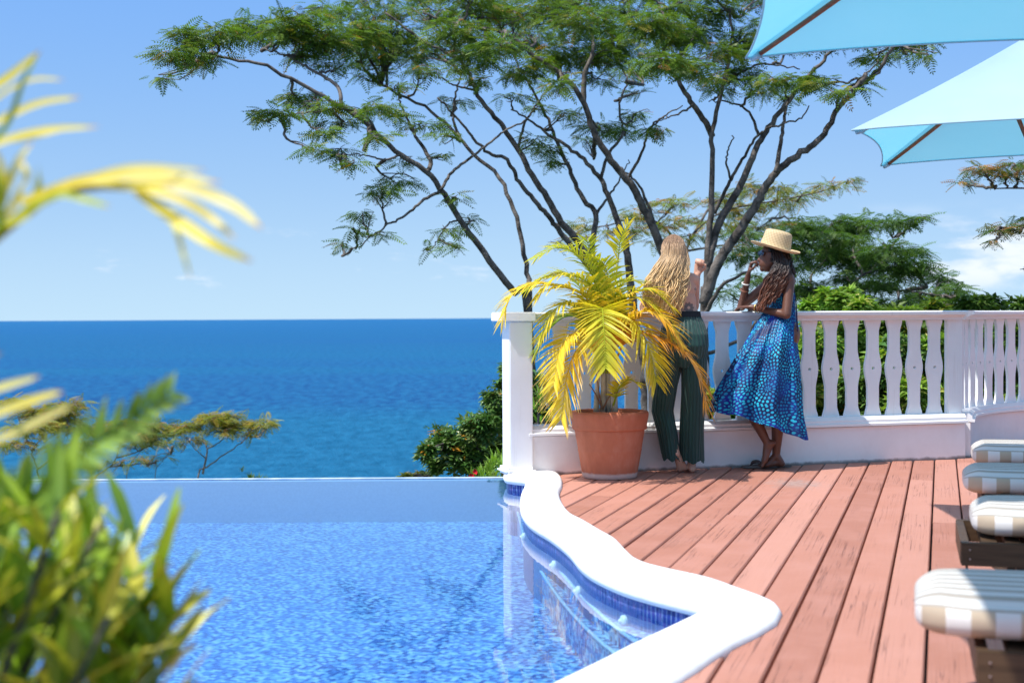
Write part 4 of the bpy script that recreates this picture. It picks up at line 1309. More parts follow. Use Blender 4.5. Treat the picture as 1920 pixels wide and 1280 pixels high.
def blade(pts, width, c0, c1, tipc, fold=0.25, n=12):
    """a single strap leaflet from 3-D points"""
    P = smooth_path(pts, n)
    T = np.gradient(P, axis=0); T /= np.linalg.norm(T, axis=1)[:, None]
    view = np.array((0.1, -1.0, 0.35))
    vv_, cc_ = [], []
    for k_ in range(n):
        u_ = k_ / (n - 1)
        s = np.cross(T[k_], view); s /= np.linalg.norm(s)
        nrm = np.cross(s, T[k_])
        w_ = width * (0.35 + 0.65 * math.sin(math.pi * min(u_ * .9 + .12, 1.0)) ** .8) * .5
        if u_ > .92: w_ *= .35
        vv_ += [P[k_] - s * w_ + nrm * w_ * fold, P[k_], P[k_] + s * w_ + nrm * w_ * fold]
        cm_ = np.array(c0) * (1 - u_) + np.array(c1) * u_
        if u_ > .93: cm_ = np.array(tipc)
        cc_ += [cm_] * 3
    q = []
    for k_ in range(n - 1):
        for j_ in range(2):
            b_ = k_ * 3 + j_
            q.append((b_, b_ + 1, b_ + 4, b_ + 3))
    ac = Acc()
    ac.add(vv_, q=q, c=np.array(cc_) * rng.uniform(.9, 1.1))
    return ac


LY, LP, LG = (0.80, 0.66, 0.05), (0.85, 0.76, 0.30), (0.42, 0.50, 0.03)
fp = thing('yellow_palm', 'yellow feather palm with long strap leaflets beside the pool', 'palm', (-1.35, 1.75, 0.15))
groups = [
    ([(-330, 900, 1.75), (-220, 560, 1.75), (-130, 300, 1.78), (-40, 190, 1.8)],
     [([(-60, 190), (10, 150), (75, 97)], .034, LY, LY), ([(-100, 270), (-20, 235), (70, 195), (150, 183)], .030, LP, LY), ([(-120, 330), (-20, 275), (80, 245), (185, 238)], .030, LP, LY), ([(-60, 300), (10, 240), (45, 150), (75, 95)], .022, GRN, LG),
      ([(-80, 400), (0, 370), (35, 300), (60, 268)], .034, LP, LP), ([(-60, 240), (0, 180), (60, 150), (120, 150)], .018, LP, LY), ([(-100, 300), (-40, 265), (40, 262), (130, 240)], .02, LY, LP)]),
    ([(-330, 880, 1.7), (-160, 560, 1.68), (0, 440, 1.65), (60, 385, 1.62), (150, 350, 1.6), (270, 352, 1.6)],
     [([(40, 378), (160, 338), (290, 330), (412, 343)], .036, LY, LP), ([(240, 345), (340, 350), (430, 382), (490, 428)], .042, LP, LP), ([(255, 358), (330, 412), (400, 458), (472, 490)], .040, LY, LY), ([(262, 352), (345, 378), (400, 412), (440, 448)], .03, LY, LP), ([(280, 370), (325, 420), (345, 480), (357, 520)], .016, LG, LY), ([(130, 345), (250, 316), (385, 320)], .026, LY, LP),
      ([(40, 400), (110, 365), (160, 375), (205, 388)], .024, LG, LG), ([(10, 410), (40, 360), (50, 330), (40, 300)], .03, LY, LY), ([(-20, 420), (10, 370), (8, 330), (-10, 280)], .03, LG, LY), ([(60, 385), (150, 340), (240, 350), (330, 345)], .03, LG, LY),
      ([(-30, 430), (40, 410), (90, 370), (150, 330)], .026, LG, LY), ([(0, 440), (0, 380), (-10, 330), (-30, 300)], .03, GRN, LG), ([(20, 420), (60, 380), (75, 340), (70, 310)], .026, LY, LG)]),
    ([(-330, 1020, 1.8), (-180, 860, 1.78), (-60, 800, 1.75)],
     [([(-80, 760), (-10, 730), (75, 705)], .034, LP, LP), ([(-80, 810), (0, 772), (70, 748), (118, 735)], .036, LP, LY), ([(-60, 830), (10, 818), (80, 785), (140, 758)], .030, LP, LP), ([(-60, 680), (-20, 670), (5, 662)], .02, LP, BR)])]
for rach_, leaves in groups:
    a = Acc()
    P = smooth_path([U(*p) for p in rach_], 14)
    a.tube(P, np.linspace(.012, .004, 14), 6, c=np.array((0.45, 0.42, 0.06)))
    fr_o = a.build('frond', M_palm, fp, smooth=True)
    d_end = rach_[-1][2]
    for px_, w_, c0_, c1_ in leaves:
        n = len(px_)
        dj = rng.uniform(-.05, .05)
        pts = [U(px, py, d_end + dj - .02 * i_ + (0.06 * (i_ / n) ** 2) * rng.uniform(-1, 1)) for i_, (px, py) in enumerate(px_)]
        blade(pts, w_ * 0.36, c0_, c1_, (0.45, 0.2, 0.10)).build('leaflet', M_palm, fr_o, smooth=True)
gf = thing('green_palm', 'soft green palm frond arching over the pool behind the yellow-green shrub', 'palm', (-1.25, 2.05, 0.15))
frond(gf, [U(-150, 1100, 1.95), U(60, 930, 1.95), U(150, 850, 1.93), U(240, 790, 1.9), U(318, 738, 1.88)], 26, .085, .012, (.20, .34, .05), (.30, .45, .10), (.4, .45, .15), .1, spread=.6, rach=.005, start=.15, flat=(0.2, -1.0, .4))

# shrub with thick yellow-green leaves
sh = thing('leafy_shrub', 'thick-leaved yellow-green shrub at the near corner of the pool', 'shrub', (-0.85, 1.85, 0.15))
lv_cols = [((.22, .36, .02), (.36, .47, .03)), ((.14, .27, .02), (.26, .38, .03)), ((.45, .50, .03), (.66, .62, .07)), ((.10, .20, .02), (.17, .28, .02)), ((.34, .36, .03), (.52, .46, .04)), ((.62, .62, .12), (.78, .74, .22))]
lmesh = []
for c0_, c1_ in lv_cols:
    for bend in (0.0, 0.03):
        n = 8
        vv_, cc_, qq = [], [], []
        for k_ in range(n):
            u_ = k_ / (n - 1)
            w_ = .0140 * math.sin(math.pi * (u_ * .86 + .10)) ** .75 * (1 + .10 * math.sin(u_ * 17 + bend * 90))
            z_ = -bend * u_ * u_ * 1.2 + .01 * u_
            vv_ += [(u_ * .15, -w_, z_ + w_ * .3), (u_ * .15, 0, z_), (u_ * .15, w_, z_ + w_ * .3)]
            cm_ = np.array(c0_) * (1 - u_) + np.array(c1_) * u_
            cc_ += [cm_, cm_ * 1.15, cm_]
        for k_ in range(n - 1):
            for j_ in range(2):
                b_ = k_ * 3 + j_
                qq.append((b_, b_ + 1, b_ + 4, b_ + 3))
        ac = Acc(); ac.add(vv_, q=qq, c=cc_)
        o = ac.build('leaf', M_glossleaf, None, smooth=True)
        lmesh.append(o.data)
        bpy.data.objects.remove(o)
tips = [(30, 900), (110, 905), (190, 930), (255, 960), (300, 1010), (330, 1060), (60, 980), (150, 1000), (230, 1040), (290, 1110), (320, 1150), (20, 1060), (110, 1080), (200, 1110), (260, 1180), (60, 1160), (150, 1180), (220, 1240), (40, 1250), (120, 1260), (-30, 960), (-40, 1080), (-30, 1200), (290, 1230), (200, 1300), (310, 1290), (90, 1320)]
stems = Acc()
for px, py in tips:
    dd_ = 1.95 + rng.uniform(-.22, .22) + (1280 - py) / 1280 * .15
    tp = U(px, py + 50 + max(0, px - 200) * .35, dd_)
    bs = Vector((-0.85 + rng.uniform(-.12, .12), 1.85 + rng.uniform(-.1, .1), 0.13))
    P = smooth_path([bs, bs * .45 + tp * .55 + Vector((-.03, 0, -.05)), tp], 8)
    stems.tube(P, np.linspace(.008, .004, 8), 5)
    for k_ in range(14):
        az = k_ * 2.399 + rng.uniform(-.3, .3)
        el = rng.uniform(.55, 1.35)
        o = bpy.data.objects.new('leaf', lmesh[rng.choice(len(lmesh), p=np.repeat([.25, .22, .18, .16, .12, .07], 2) / 2)])
        COL.objects.link(o)
        o.parent = sh
        o.matrix_parent_inverse = sh.matrix_world.inverted()
        base_ = tp + (Vector(P[-2]) - tp) * rng.uniform(0, 1.6)
        o.location = base_
        sc = rng.uniform(.6, 1.0)
        o.scale = (sc, sc, sc)
        o.rotation_euler = (Matrix.Rotation(az, 4, 'Z') @ Matrix.Rotation(-el, 4, 'Y') @ Matrix.Rotation(rng.uniform(-.5, .5), 4, 'X')).to_euler()
stems.build('stem', M_bark, sh, smooth=True)

# ------------------------------------------------------------------ sun loungers
LAX = Vector((0.963, -0.268, 0))          # long axis, away from the pool
LWD = Vector((0.268, 0.963, 0))           # across


def cushion_mesh():
    n, m_ = 60, 150
    Ln, Wd, Th = 1.88, 0.57, 0.105
    rings, uv = [], []
    for i_ in range(n):
        x = Ln * (0.5 - 0.5 * math.cos(math.pi * i_ / (n - 1)))
        e = min(x, Ln - x)
        k_ = math.sqrt(max(0.0, 1 - (1 - min(e / 0.19, 1)) ** 2))
        wf = 0.46 + 0.54 * k_
        tf = 0.40 + 0.60 * math.sqrt(max(0.0, 1 - (1 - min(e / 0.07, 1)) ** 2))
        ring = []
        for j_ in range(m_):
            if j_ < 110:
                ph = -math.pi / 2 + math.pi * (j_ + .5) / 110
                sgn = 1
            else:
                ph = math.pi / 2 - math.pi * (j_ - 110 + .5) / 40
                sgn = -1
            yn = math.sin(ph)
            zz = sgn * Th / 2 * max(0.0, 1 - abs(yn) ** 5) ** 0.4
            yy = yn * Wd / 2
            if sgn > 0:
                zz += 0.014 * (abs(math.cos(math.pi * yy / 0.07)) ** .6) * min(1, e / .06) * max(0, 1 - abs(yn) ** 6)
            ring.append((x, yy * wf, zz * tf))
            side = 1.0 if abs(yn) > 0.952 or sgn < 0 else 0.0
            uv.append((x + 0.02, yy, side))
        rings.append(ring)
    ac = Acc()
    ac.loft(rings, uv=None)
    r = np.array(uv)
    ac.uv = [np.vstack([r, r[:1], r[-1:]])]
    return ac


def leg_mesh(a_, x, y, w=0.06, h=0.22):
    a_.box(x, y, h / 2, w, w, h)


def lounger(px, py, z_edge, label, inset):
    tip = G(px, py, z_edge)
    org = Vector((tip.x, tip.y, 0)) - LWD * 0.0
    root = thing('sun_lounger', label, 'sun lounger', org, 'sun loungers lined up along the deck', math.atan2(LAX.y, LAX.x))
    M = root.matrix_world
    def put(ac, name, m, smooth=False):
        o = ac.build(name, m, None, smooth)
        o.parent = root
        return o
    c = put(cushion_mesh(), 'cushion', M_cush, True)
    c.location = (0, 0.28, 0.297)
    x0, x1 = inset, 1.95
    for y in (-0.02, 0.58):
        a = Acc(); a.box((x0 + x1) / 2, y, 0.195, x1 - x0, 0.035, 0.085)
        put(a, 'side_rail', M_wood)
    for x in (x0 + 0.0125, x1 - 0.0125):
        a = Acc(); a.box(x, 0.28, 0.195, 0.03, 0.562, 0.083)
        put(a, 'end_rail', M_wood)
    k_ = x0 + 0.10
    while k_ < x1 - 0.05:
        a = Acc(); a.box(k_, 0.28, 0.227, 0.055, 0.562, 0.02)
        put(a, 'slat', M_wood)
        k_ += 0.085
    for x in (x0 + 0.22, x1 - 0.2):
        for y in (0.02, 0.54):
            a = Acc(); leg_mesh(a, x, y, 0.05, 0.2)
            put(a, 'leg', M_wood)
    for z_ in (0.178, 0.212):
        a = Acc(); a.tube([(x0 + 0.03, -0.036, z_), (x0 + 0.03, -0.042, z_)], [0.004, 0.003], 8)
        put(a, 'screw', M_metal)
    return root


lounger(1716, 1196, 0.255, 'striped sun lounger with the widest shaded cushion, at the pool corner end of the row', 0.15)
lounger(1826, 1006, 0.255, 'sunlit striped sun lounger whose wooden frame sticks out past its cushion', -0.045)
lounger(1810, 926, 0.255, 'striped sun lounger half in parasol shade, third along the row from the pool corner', 0.08)
lounger(1826, 871, 0.255, 'striped sun lounger closest to the curved balustrade', 0.08)

# ------------------------------------------------------------------ parasols
def parasol(cx, cy, half, rot, label, zc=2.45, rise=0.74):
    root = thing('parasol', label, 'parasol', (cx, cy, 0), 'aqua canvas parasols', rot)
    def put(ac, name, m, parent=None, smooth=False):
        o = ac.build(name, m, None, smooth)
        o.parent = parent or root
        return o
    apex = np.array((0, 0, zc + rise))
    cor = [np.array((sx * half, sy * half, zc)) for sx, sy in ((-1, -1), (1, -1), (1, 1), (-1, 1))]
    for k_ in range(4):
        c0, c1 = cor[k_], cor[(k_ + 1) % 4]
        n = 16
        rings = []
        for i_ in range(n + 1):
            u_ = i_ / n
            row = []
            for j_ in range(n + 1):
                w_ = j_ / n
                e = c0 * (1 - w_) + c1 * w_
                bow = math.sin(math.pi * w_) ** .7
                e = e * np.array((1, 1, 0)) * (1 - 0.065 * bow) + np.array((0, 0, zc + 0.03 * bow))
                p = apex * (1 - u_) + e * u_
                p[2] -= 0.05 * math.sin(math.pi * u_) * (0.35 + 0.65 * bow)
                row.append(p)
            rings.append(row)
        a = Acc(); a.loft(np.array(rings), closed=False, cap=False)
        pn = put(a, 'canopy_panel', M_canopy, None, True)
        # hem along the edge
        a = Acc()
        edge = np.array(rings[-1]) - np.array((0, 0, 0.004))
        a.tube(edge, 0.005, 6)
        put(a, 'hem', M_canopy, pn, True)
    for c in cor:
        a = Acc()
        e = c * np.array((.985, .985, 1)) + np.array((0, 0, -0.012))
        top = apex + np.array((0, 0, -0.05))
        P = np.array([top * (1 - t) + e * t - np.array((0, 0, 0.05 * math.sin(math.pi * t) * .45 + 0.012)) for t in np.linspace(0.03, 0.955, 10)])
        a.tube(P, np.linspace(.016, .013, 10), 8)
        rb = put(a, 'rib', M_rib, None, True)
        a = Acc()
        a.tube([P[-1] + (P[-1] - P[-2]) * .02, P[-1] + (P[-1] - P[-2]) * .35], [.020, .012], 8)
        put(a, 'end_pocket', M_canopy, rb, True)
        a = Acc()
        a.tube([np.array((c[0] * .03, c[1] * .03, zc - .1)), P[2]], [.008, .008], 6)
        put(a, 'strut', M_rib, None, True)
    a = Acc(); a.tube([(0, 0, .05), (0, 0, zc + rise + .02)], [.024, .024], 14)
    put(a, 'pole', M_rib, None, True)
    a = Acc(); a.tube([(0, 0, zc + rise), (0, 0, zc + rise + .04), (0, 0, zc + rise + .09)], [.04, .035, .012], 12)
    put(a, 'finial', M_rib, None, True)
    a = Acc(); a.tube([(0, 0, zc - .14), (0, 0, zc - .08)], [.045, .045], 12)
    put(a, 'hub', M_rib, None, True)
    a = Acc(); a.tube([(0, 0, 0.0), (0, 0, .04), (0, 0, .05), (0, 0, .12)], [.27, .26, .05, .04], 24)
    put(a, 'base', M_wood, None)
    return root


fl = U(1398, 108, 7.55); zc1 = fl.z
R1 = math.radians(-9.5)
h1 = 1.31
c1_ = Vector((fl.x, fl.y, 0)) + Matrix.Rotation(R1, 3, 'Z') @ Vector((h1, -h1, 0))
parasol(c1_.x, c1_.y, h1, R1, 'aqua canvas parasol seen from beneath, over the shaded sun loungers', zc1)
nl = U(1597, 243, 8.7); zc2 = nl.z
R2 = math.radians(-19.0)
h2 = 1.10
c2_ = Vector((nl.x, nl.y, 0)) + Matrix.Rotation(R2, 3, 'Z') @ Vector((h2, h2, 0))
parasol(c2_.x, c2_.y, h2, R2, 'aqua canvas parasol with its sunlit white upper side showing, by the curved balustrade', zc2)
parasol(1.40, 3.45, 1.2, math.radians(-8), 'aqua canvas parasol shading the end lounger at the pool corner', 2.45)

# ------------------------------------------------------------------ people
def skin_mat(name, c1, c2, rough=0.45, tat=None):
    m, nt, b = mat(name, c1, rough, 0.4)
    g = gpos(nt)
    col = ramp(nt, noise_n(nt, g, 14.0, 4), [(0.3, c1), (0.7, c2)])
    b.inputs['Subsurface Weight'].default_value = 0.0
    if tat:
        for (tx, ty, tz), rad, petals, dark in tat:
            d = vmath(nt, 'SUBTRACT', g, (tx, ty, tz))
            sp_ = nd(nt, 'ShaderNodeSeparateXYZ', ins={0: d})
            r_ = math_n(nt, 'SQRT', math_n(nt, 'ADD', math_n(nt, 'MULTIPLY', sp_.outputs[0], sp_.outputs[0]), math_n(nt, 'MULTIPLY', sp_.outputs[2], sp_.outputs[2])))
            an = math_n(nt, 'ARCTAN2', sp_.outputs[2], sp_.outputs[0])
            pt = math_n(nt, 'ABSOLUTE', math_n(nt, 'COSINE', math_n(nt, 'MULTIPLY', an, petals / 2)))
            lim = math_n(nt, 'ADD', rad * 0.72, math_n(nt, 'MULTIPLY', pt, rad * 0.28))
            ins_ = math_n(nt, 'LESS_THAN', r_, lim)
            hole = math_n(nt, 'GREATER_THAN', r_, rad * 0.26)
            near = math_n(nt, 'LESS_THAN', math_n(nt, 'ABSOLUTE', sp_.outputs[1]), 0.12)
            shade = math_n(nt, 'ADD', 0.45, math_n(nt, 'MULTIPLY', noise_n(nt, g, 90.0, 3), 0.6))
            mk = math_n(nt, 'MULTIPLY', math_n(nt, 'MULTIPLY', ins_, hole), math_n(nt, 'MULTIPLY', near, shade), True)
            col = mixc(nt, mk, col, dark)
    setc(nt, b, col)
    return m


def add_hand(acc, wrist, d, n, curl, thumb_side=1, s=1.0):
    """palm and five fingers; d along the hand, n the way the palm faces (fingers curl towards n)"""
    w = np.array(wrist, float); d = np.array(d, float); d /= np.linalg.norm(d)
    n = np.array(n, float); n -= d * np.dot(n, d); n /= np.linalg.norm(n)
    sd = np.cross(d, n) * thumb_side
    offs = [0.027, 0.009, -0.009, -0.026]
    lens = [0.070, 0.078, 0.073, 0.058]
    for o_, l_ in zip(offs, lens):
        kn = w + d * 0.082 * s + sd * o_ * s
        acc.capsule(w + sd * o_ * .55 * s, kn, 0.0135 * s, 0.0105 * s, 8)
        p, ang_ = kn, 0.0
        for q, (f, rr) in enumerate(((.45, .0092), (.30, .0084), (.25, .0074))):
            ang_ += curl * (0.9, 1.15, .8)[q]
            dd_ = d * math.cos(ang_) + n * math.sin(ang_)
            e = p + dd_ * l_ * f * s
            acc.capsule(p, e, rr * s, (rr - .0008) * s, 8)
            p = e
    tb = w + d * .022 * s + sd * .024 * s
    t1 = tb + (d * .55 + sd * .55 + n * .45) * .042 * s
    t2 = t1 + (d * .85 + sd * .05 + n * .55) * .030 * s
    acc.capsule(tb, t1, .0125 * s, .0105 * s, 8)
    acc.capsule(t1, t2, .0100 * s, .0080 * s, 8)


def add_foot(acc, ankle, heel, ball_, toe, side, s=1.0):
    """heel, arch, ball and five toes; side points to the big toe"""
    A_, H_, B_, T_ = (np.array(p, float) for p in (ankle, heel, ball_, toe))
    sd = np.array(side, float)
    acc.capsule(A_, H_, .030, .027)
    acc.capsule(A_, B_ * .6 + A_ * .4, .030, .024)
    for o_ in (.020, -.018):
        acc.capsule(H_ * .8 + A_ * .2, B_ + sd * o_, .022, .020)
        acc.capsule(A_, B_ + sd * o_, .022, .018)
    acc.capsule(B_ + sd * .022, B_ - sd * .026, .019, .017)
    for k_, (o_, l_, r_) in enumerate(((.026, 1.0, .0115), (.010, .98, .0085), (-.003, .90, .008), (-.016, .80, .0075), (-.028, .68, .007))):
        acc.capsule(B_ + sd * o_ * .9, B_ + (T_ - B_) * l_ + sd * o_, r_ * 1.1, r_, 8)


def body_finish(acc, name, m, parent, voxel=0.0065):
    o = acc.build(name, m, parent, True)
    r = o.modifiers.new('remesh', 'REMESH')
    r.mode = 'VOXEL'
    r.voxel_size = voxel
    r.use_smooth_shade = True
    sm = o.modifiers.new('smooth', 'SMOOTH')
    sm.iterations = 3
    sm.factor = 0.5
    return o


def locks(acc, paths_radii, cols_fn, sides=4):
    for P, r0 in paths_radii:
        n = len(P)
        prof_ = np.array([r0 * (0.75 + .35 * math.sin(math.pi * k_ / (n - 1)) if k_ < n - 1 else .15) for k_ in range(n)])
        acc.tube(P, prof_, sides, c=cols_fn(P))


def cloth_loft(keys, m_, fold_fn, n=40, hem=None):
    """keys: (z, cx, cy, rx, ry) from top to bottom"""
    K = np.array(keys, float)
    zs = K[:, 0]
    out, uv = [], []
    th = np.linspace(0, 2 * np.pi, m_, endpoint=False)
    run = 0.0
    for i_ in range(n):
        t = i_ / (n - 1)
        s = t * (len(K) - 1)
        k0 = min(int(s), len(K) - 2); f = s - k0
        e = [np.interp(s, np.arange(len(K)), K[:, c_]) for c_ in range(5)]
        # smooth by averaging neighbours
        z, cx, cy, rx, ry = e
        fo = fold_fn(th, t)
        X = cx + (rx + fo) * np.cos(th); Y = cy + (ry + fo) * np.sin(th)
        Z = np.full(m_, z)
        if hem is not None:
            Z = Z + hem(th, X, t)
        out.append(np.stack([X, Y, Z], 1))
        uv.append(np.stack([th * 0.26, Z, np.full(m_, t)], 1))
    return np.array(out), np.vstack(uv)


# ---- the fair-haired person in green trousers
def frame(bx, by):
    return lambda *p: np.array((bx + p[0], by + p[1], p[2]))


B = G(1278, 886)
W1 = frame(B.x, B.y)
face_y = lambda x: FACE_L.y + (x - FACE_L.x) * wd.y / wd.x
wy = face_y(B.x) - B.y                       # wall face in local depth
p1 = thing('person', 'barefoot person with long wavy blond hair and pleated green trousers leaning on the rail', 'person', (B.x, B.y, 0))
a = Acc()
a.ell(W1(-.045, .05, 1.535), (.075, .092, .108), 0, 0)
a.ell(W1(-.042, .085, 1.50), (.058, .065, .075))
a.capsule(W1(-.042, .142, 1.515), W1(-.042, .158, 1.498), .010, .012, 8)     # nose
a.capsule(W1(-.058, .135, 1.468), W1(-.026, .137, 1.468), .007, .007, 8)     # mouth
for sx in (-1, 1):
    a.ell(W1(-.045 + sx * .075, .045, 1.525), (.008, .02, .03))
a.capsule(W1(-.04, .045, 1.47), W1(-.035, .035, 1.37), .048, .052)
a.capsule(W1(-.15, .035, 1.335), W1(.075, .06, 1.335), .052, .052)
a.ell(W1(-.035, .045, 1.27), (.150, .088, .11))
a.ell(W1(-.015, .03, 1.18), (.128, .08, .12))
a.ell(W1(.01, .015, 1.10), (.112, .078, .10))
a.ell(W1(.015, -.005, .98), (.15, .105, .12))
rail_y = wy + .02
a.capsule(W1(.098, .065, 1.332), W1(.122, wy + .01, 1.155), .044, .035)
a.capsule(W1(.122, wy + .01, 1.15), W1(.142, wy - .0, 1.375), .034, .022)
add_hand(a, W1(.142, wy, 1.385), (.25, .0, 1), (-.2, -1, .2), 1.25, 1)
a.capsule(W1(-.172, .035, 1.332), W1(-.235, wy + .01, 1.155), .044, .035)
a.capsule(W1(-.235, wy + .01, 1.15), W1(-.05, wy + .09, 1.145), .034, .022)
add_hand(a, W1(-.05, wy + .09, 1.143), (1, .1, 0), (0, 0, -1), .25, 1)
a.capsule(W1(.08, -.01, .93), W1(.078, .0, .50), .085, .052)
a.capsule(W1(.078, .0, .50), W1(.072, .02, .10), .050, .030)
add_foot(a, W1(.072, .02, .085), W1(.072, -.01, .030), W1(.074, .10, .020), W1(.075, .145, .014), (-1, 0, 0))
a.capsule(W1(-.06, -.01, .93), W1(-.115, .05, .46), .085, .050)
a.capsule(W1(-.115, .05, .46), W1(-.048, -.02, .165), .046, .028)
add_foot(a, W1(-.046, -.012, .155), W1(-.040, -.038, .135), W1(.006, .015, .030), W1(.015, .058, .014), (1, 0, .1))
tat = [((B.x + .048, B.y - .05, 1.142), .040, 9, (0.035, 0.04, 0.045)), ((B.x + .105, B.y + .06, 1.27), .012, 2, (0.12, 0.08, 0.07))]
M_skin1 = skin_mat('fair_skin', (0.56, 0.30, 0.20), (0.62, 0.35, 0.245), .45, tat)
body_finish(a, 'body', M_skin1, p1)

M_green, nt, b_ = mat('pleated_green_cloth', (0.008, 0.075, 0.06), .55, .3)
g = gpos(nt)
b_.inputs['Sheen Weight'].default_value = .3
setc(nt, b_, ramp(nt, noise_n(nt, vmath(nt, 'MULTIPLY', g, (60, 60, 3)), 1.0, 3), [(.3, (.003, .026, .022)), (.7, (.007, .058, .047))]))
pl = lambda amp, nf: (lambda th, t: amp * np.sin(th * nf) + .006 * np.sin(th * 3 + t * 7) * t)
a = Acc()
hw = lambda th, X, t: (0.012 * np.sin(th * 5)) * (1 if t > .97 else 0)
for keys, nf in (([(1.085, .022, .004, .113, .082), (1.03, .02, -.01, .138, .105), (.96, .016, -.025, .163, .130), (.88, .014, -.03, .172, .135), (.80, .014, -.02, .165, .115), (.74, .014, -.01, .13, .09)], 34),
                 ([(.92, .082, -.01, .080, .10), (.78, .086, -.008, .090, .105), (.55, .085, .0, .082, .095), (.30, .076, .008, .082, .090), (.078, .072, .015, .083, .090)], 22),
                 ([(.92, -.058, -.015, .080, .10), (.78, -.075, -.01, .088, .10), (.60, -.108, .005, .078, .088), (.43, -.126, .035, .074, .082), (.28, -.094, .005, .068, .076), (.095, -.072, -.012, .060, .066)], 20)):
    R_, uv = cloth_loft(keys, nf * 5, pl(.003, nf), 44, hw)
    R_[:, :, 0] += B.x; R_[:, :, 1] += B.y
    a.loft(R_, cap=False)
tro = a.build('trousers', M_green, p1, True)
M_black, _, _ = mat('black_cloth', (.01, .01, .012), .6, .3)
a = Acc()
R_, uv = cloth_loft([(1.118, .02, .006, .113, .082), (1.078, .022, .003, .119, .088)], 40, lambda th, t: 0 * th, 4)
R_[:, :, 0] += B.x; R_[:, :, 1] += B.y
a.loft(R_, cap=False)
a.build('waistband', M_black, tro, True)

# hair: long wavy locks down the back
def blond_cols(P):
    z = P[:, 2]
    t = np.clip((1.62 - z) / .42, 0, 1)[:, None]
    c_ = np.array((.26, .16, .10)) * (1 - t) + np.array((.80, .54, .24)) * t
    return np.clip(c_ * rng.uniform(.5, 1.4), 0, 1)


hair = Acc()
hc = W1(-.045, .045, 1.535)
LK = []
for k_ in range(900):
    az = rng.uniform(-math.pi * .97, -math.pi * .03)     # back half of the head
    az = az + rng.normal(0, .25)
    el = rng.uniform(.0, 1.62)
    r_ = np.array((.088, .102, .116))
    st_ = hc + r_ * np.array((math.cos(az) * math.cos(el), math.sin(az) * math.cos(el), math.sin(el)))
    u_ = math.cos(az)
    ex = -.132 + u_ * .112 + rng.normal(0, .022)
    ez = 1.085 + abs(u_) ** 2 * .05 + rng.uniform(-.025, .13) ** 1.0
    ed = -.085 - .02 * (1 - u_ * u_) + rng.uniform(-.035, .02)
    end = W1(ex, ed, ez)
    m1 = hc + np.array((r_[0] * 1.08 * u_, min(-.055, r_[1] * math.sin(az) * 1.0) - .01, -.04))
    m2 = W1(-.098 + u_ * .108 + rng.normal(0, .012), -.088 + .03 * abs(u_) + rng.normal(0, .01), 1.36)
    if u_ > .6 and rng.random() < .5:
        m2[0] += .012
    P = smooth_path([st_, m1, m2, (m2 + end) / 2 + rng.normal(0, .012, 3), end], 20)
    ph, fr_, am = 2.6 * math.sin(ex * 38) + rng.normal(0, .8), rng.uniform(13, 18), rng.uniform(.008, .018)
    s = np.linspace(0, 1, 20)
    P[:, 0] += am * np.sin(ph + s * fr_) * np.clip(s * 2.2 - .5, 0, 1)
    P[:, 1] += am * .8 * np.cos(ph + s * fr_) * np.clip(s * 2.2 - .5, 0, 1)
    LK.append((P, rng.uniform(.0016, .0034)))
locks(hair, LK, blond_cols, 5)
M_hair = bpy.data.materials.new('hair'); M_hair.use_nodes = True
nt = M_hair.node_tree; b_ = nt.nodes['Principled BSDF']
b_.inputs['Roughness'].default_value = .42
b_.inputs['Specular IOR Level'].default_value = .45
setc(nt, b_, nd(nt, 'ShaderNodeAttribute', attribute_name='col').outputs['Color'])
hair.ell(hc + np.array((0, -.004, .006)), (.074, .092, .106))
hair.c.append(np.tile(np.array((.15, .085, .045)), (13 * 16 + 2, 1)))
hair.build('hair', M_hair, p1, True)
a = Acc()
for w_ in (0,):
    c = W1(.138, wy, 1.345)
    th = np.linspace(0, 2 * np.pi, 18)
    a.tube(np.stack([c[0] + .026 * np.cos(th), c[1] + .026 * np.sin(th), np.full(18, c[2])], 1), .003, 5, cap=False)
M_gold, _, b_ = mat('gold', (.75, .48, .15), .3, .5); b_.inputs['Metallic'].default_value = 1
a.build('bracelet', M_gold, p1, True)

# ---- the person in the blue dress and straw hat
Bh = G(1452, 878)
W2 = frame(Bh.x, Bh.y)
wy2 = face_y(Bh.x) - Bh.y
p2 = thing('person', 'person in a blue patterned sundress and straw hat resting an arm on the rail', 'person', (Bh.x, Bh.y, 0))
a = Acc()
hz2 = 1.505
a.ell(W2(.005, .03, hz2), (.096, .074, .105), 0, .0)
a.ell(W2(-.035, .03, hz2 - .045), (.062, .056, .068))
a.capsule(W2(-.088, .03, hz2 - .005), W2(-.104, .03, hz2 - .028), .009, .012, 8)    # nose
a.capsule(W2(-.092, .03, hz2 - .057), W2(-.094, .03, hz2 - .060), .012, .011, 8)    # lips
a.capsule(W2(-.080, .03, hz2 - .092), W2(-.076, .03, hz2 - .095), .016, .016, 8)    # chin
a.ell(W2(.015, -.045, hz2 - .01), (.02, .008, .03))
a.ell(W2(.015, .105, hz2 - .01), (.02, .008, .03))
a.capsule(W2(.025, .03, hz2 - .07), W2(.055, .04, 1.37), .046, .050)
a.capsule(W2(.085, -.055, 1.345), W2(.02, .135, 1.345), .050, .050)
a.ell(W2(.06, .045, 1.28), (.088, .108, .10))
a.ell(W2(.06, .045, 1.18), (.085, .095, .12))
a.ell(W2(.065, .04, 1.07), (.085, .095, .10))
a.ell(W2(.07, .02, .95), (.12, .13, .13))
# near arm lies along the rail
a.capsule(W2(.100, -.055, 1.335), W2(.062, -.135, 1.095), .041, .033)
a.capsule(W2(.062, -.135, 1.09), W2(-.15, .04, 1.145), .033, .021)
add_hand(a, W2(-.157, .046, 1.147), (-.8, 1, .0), (0, .1, -1), .3, -1)
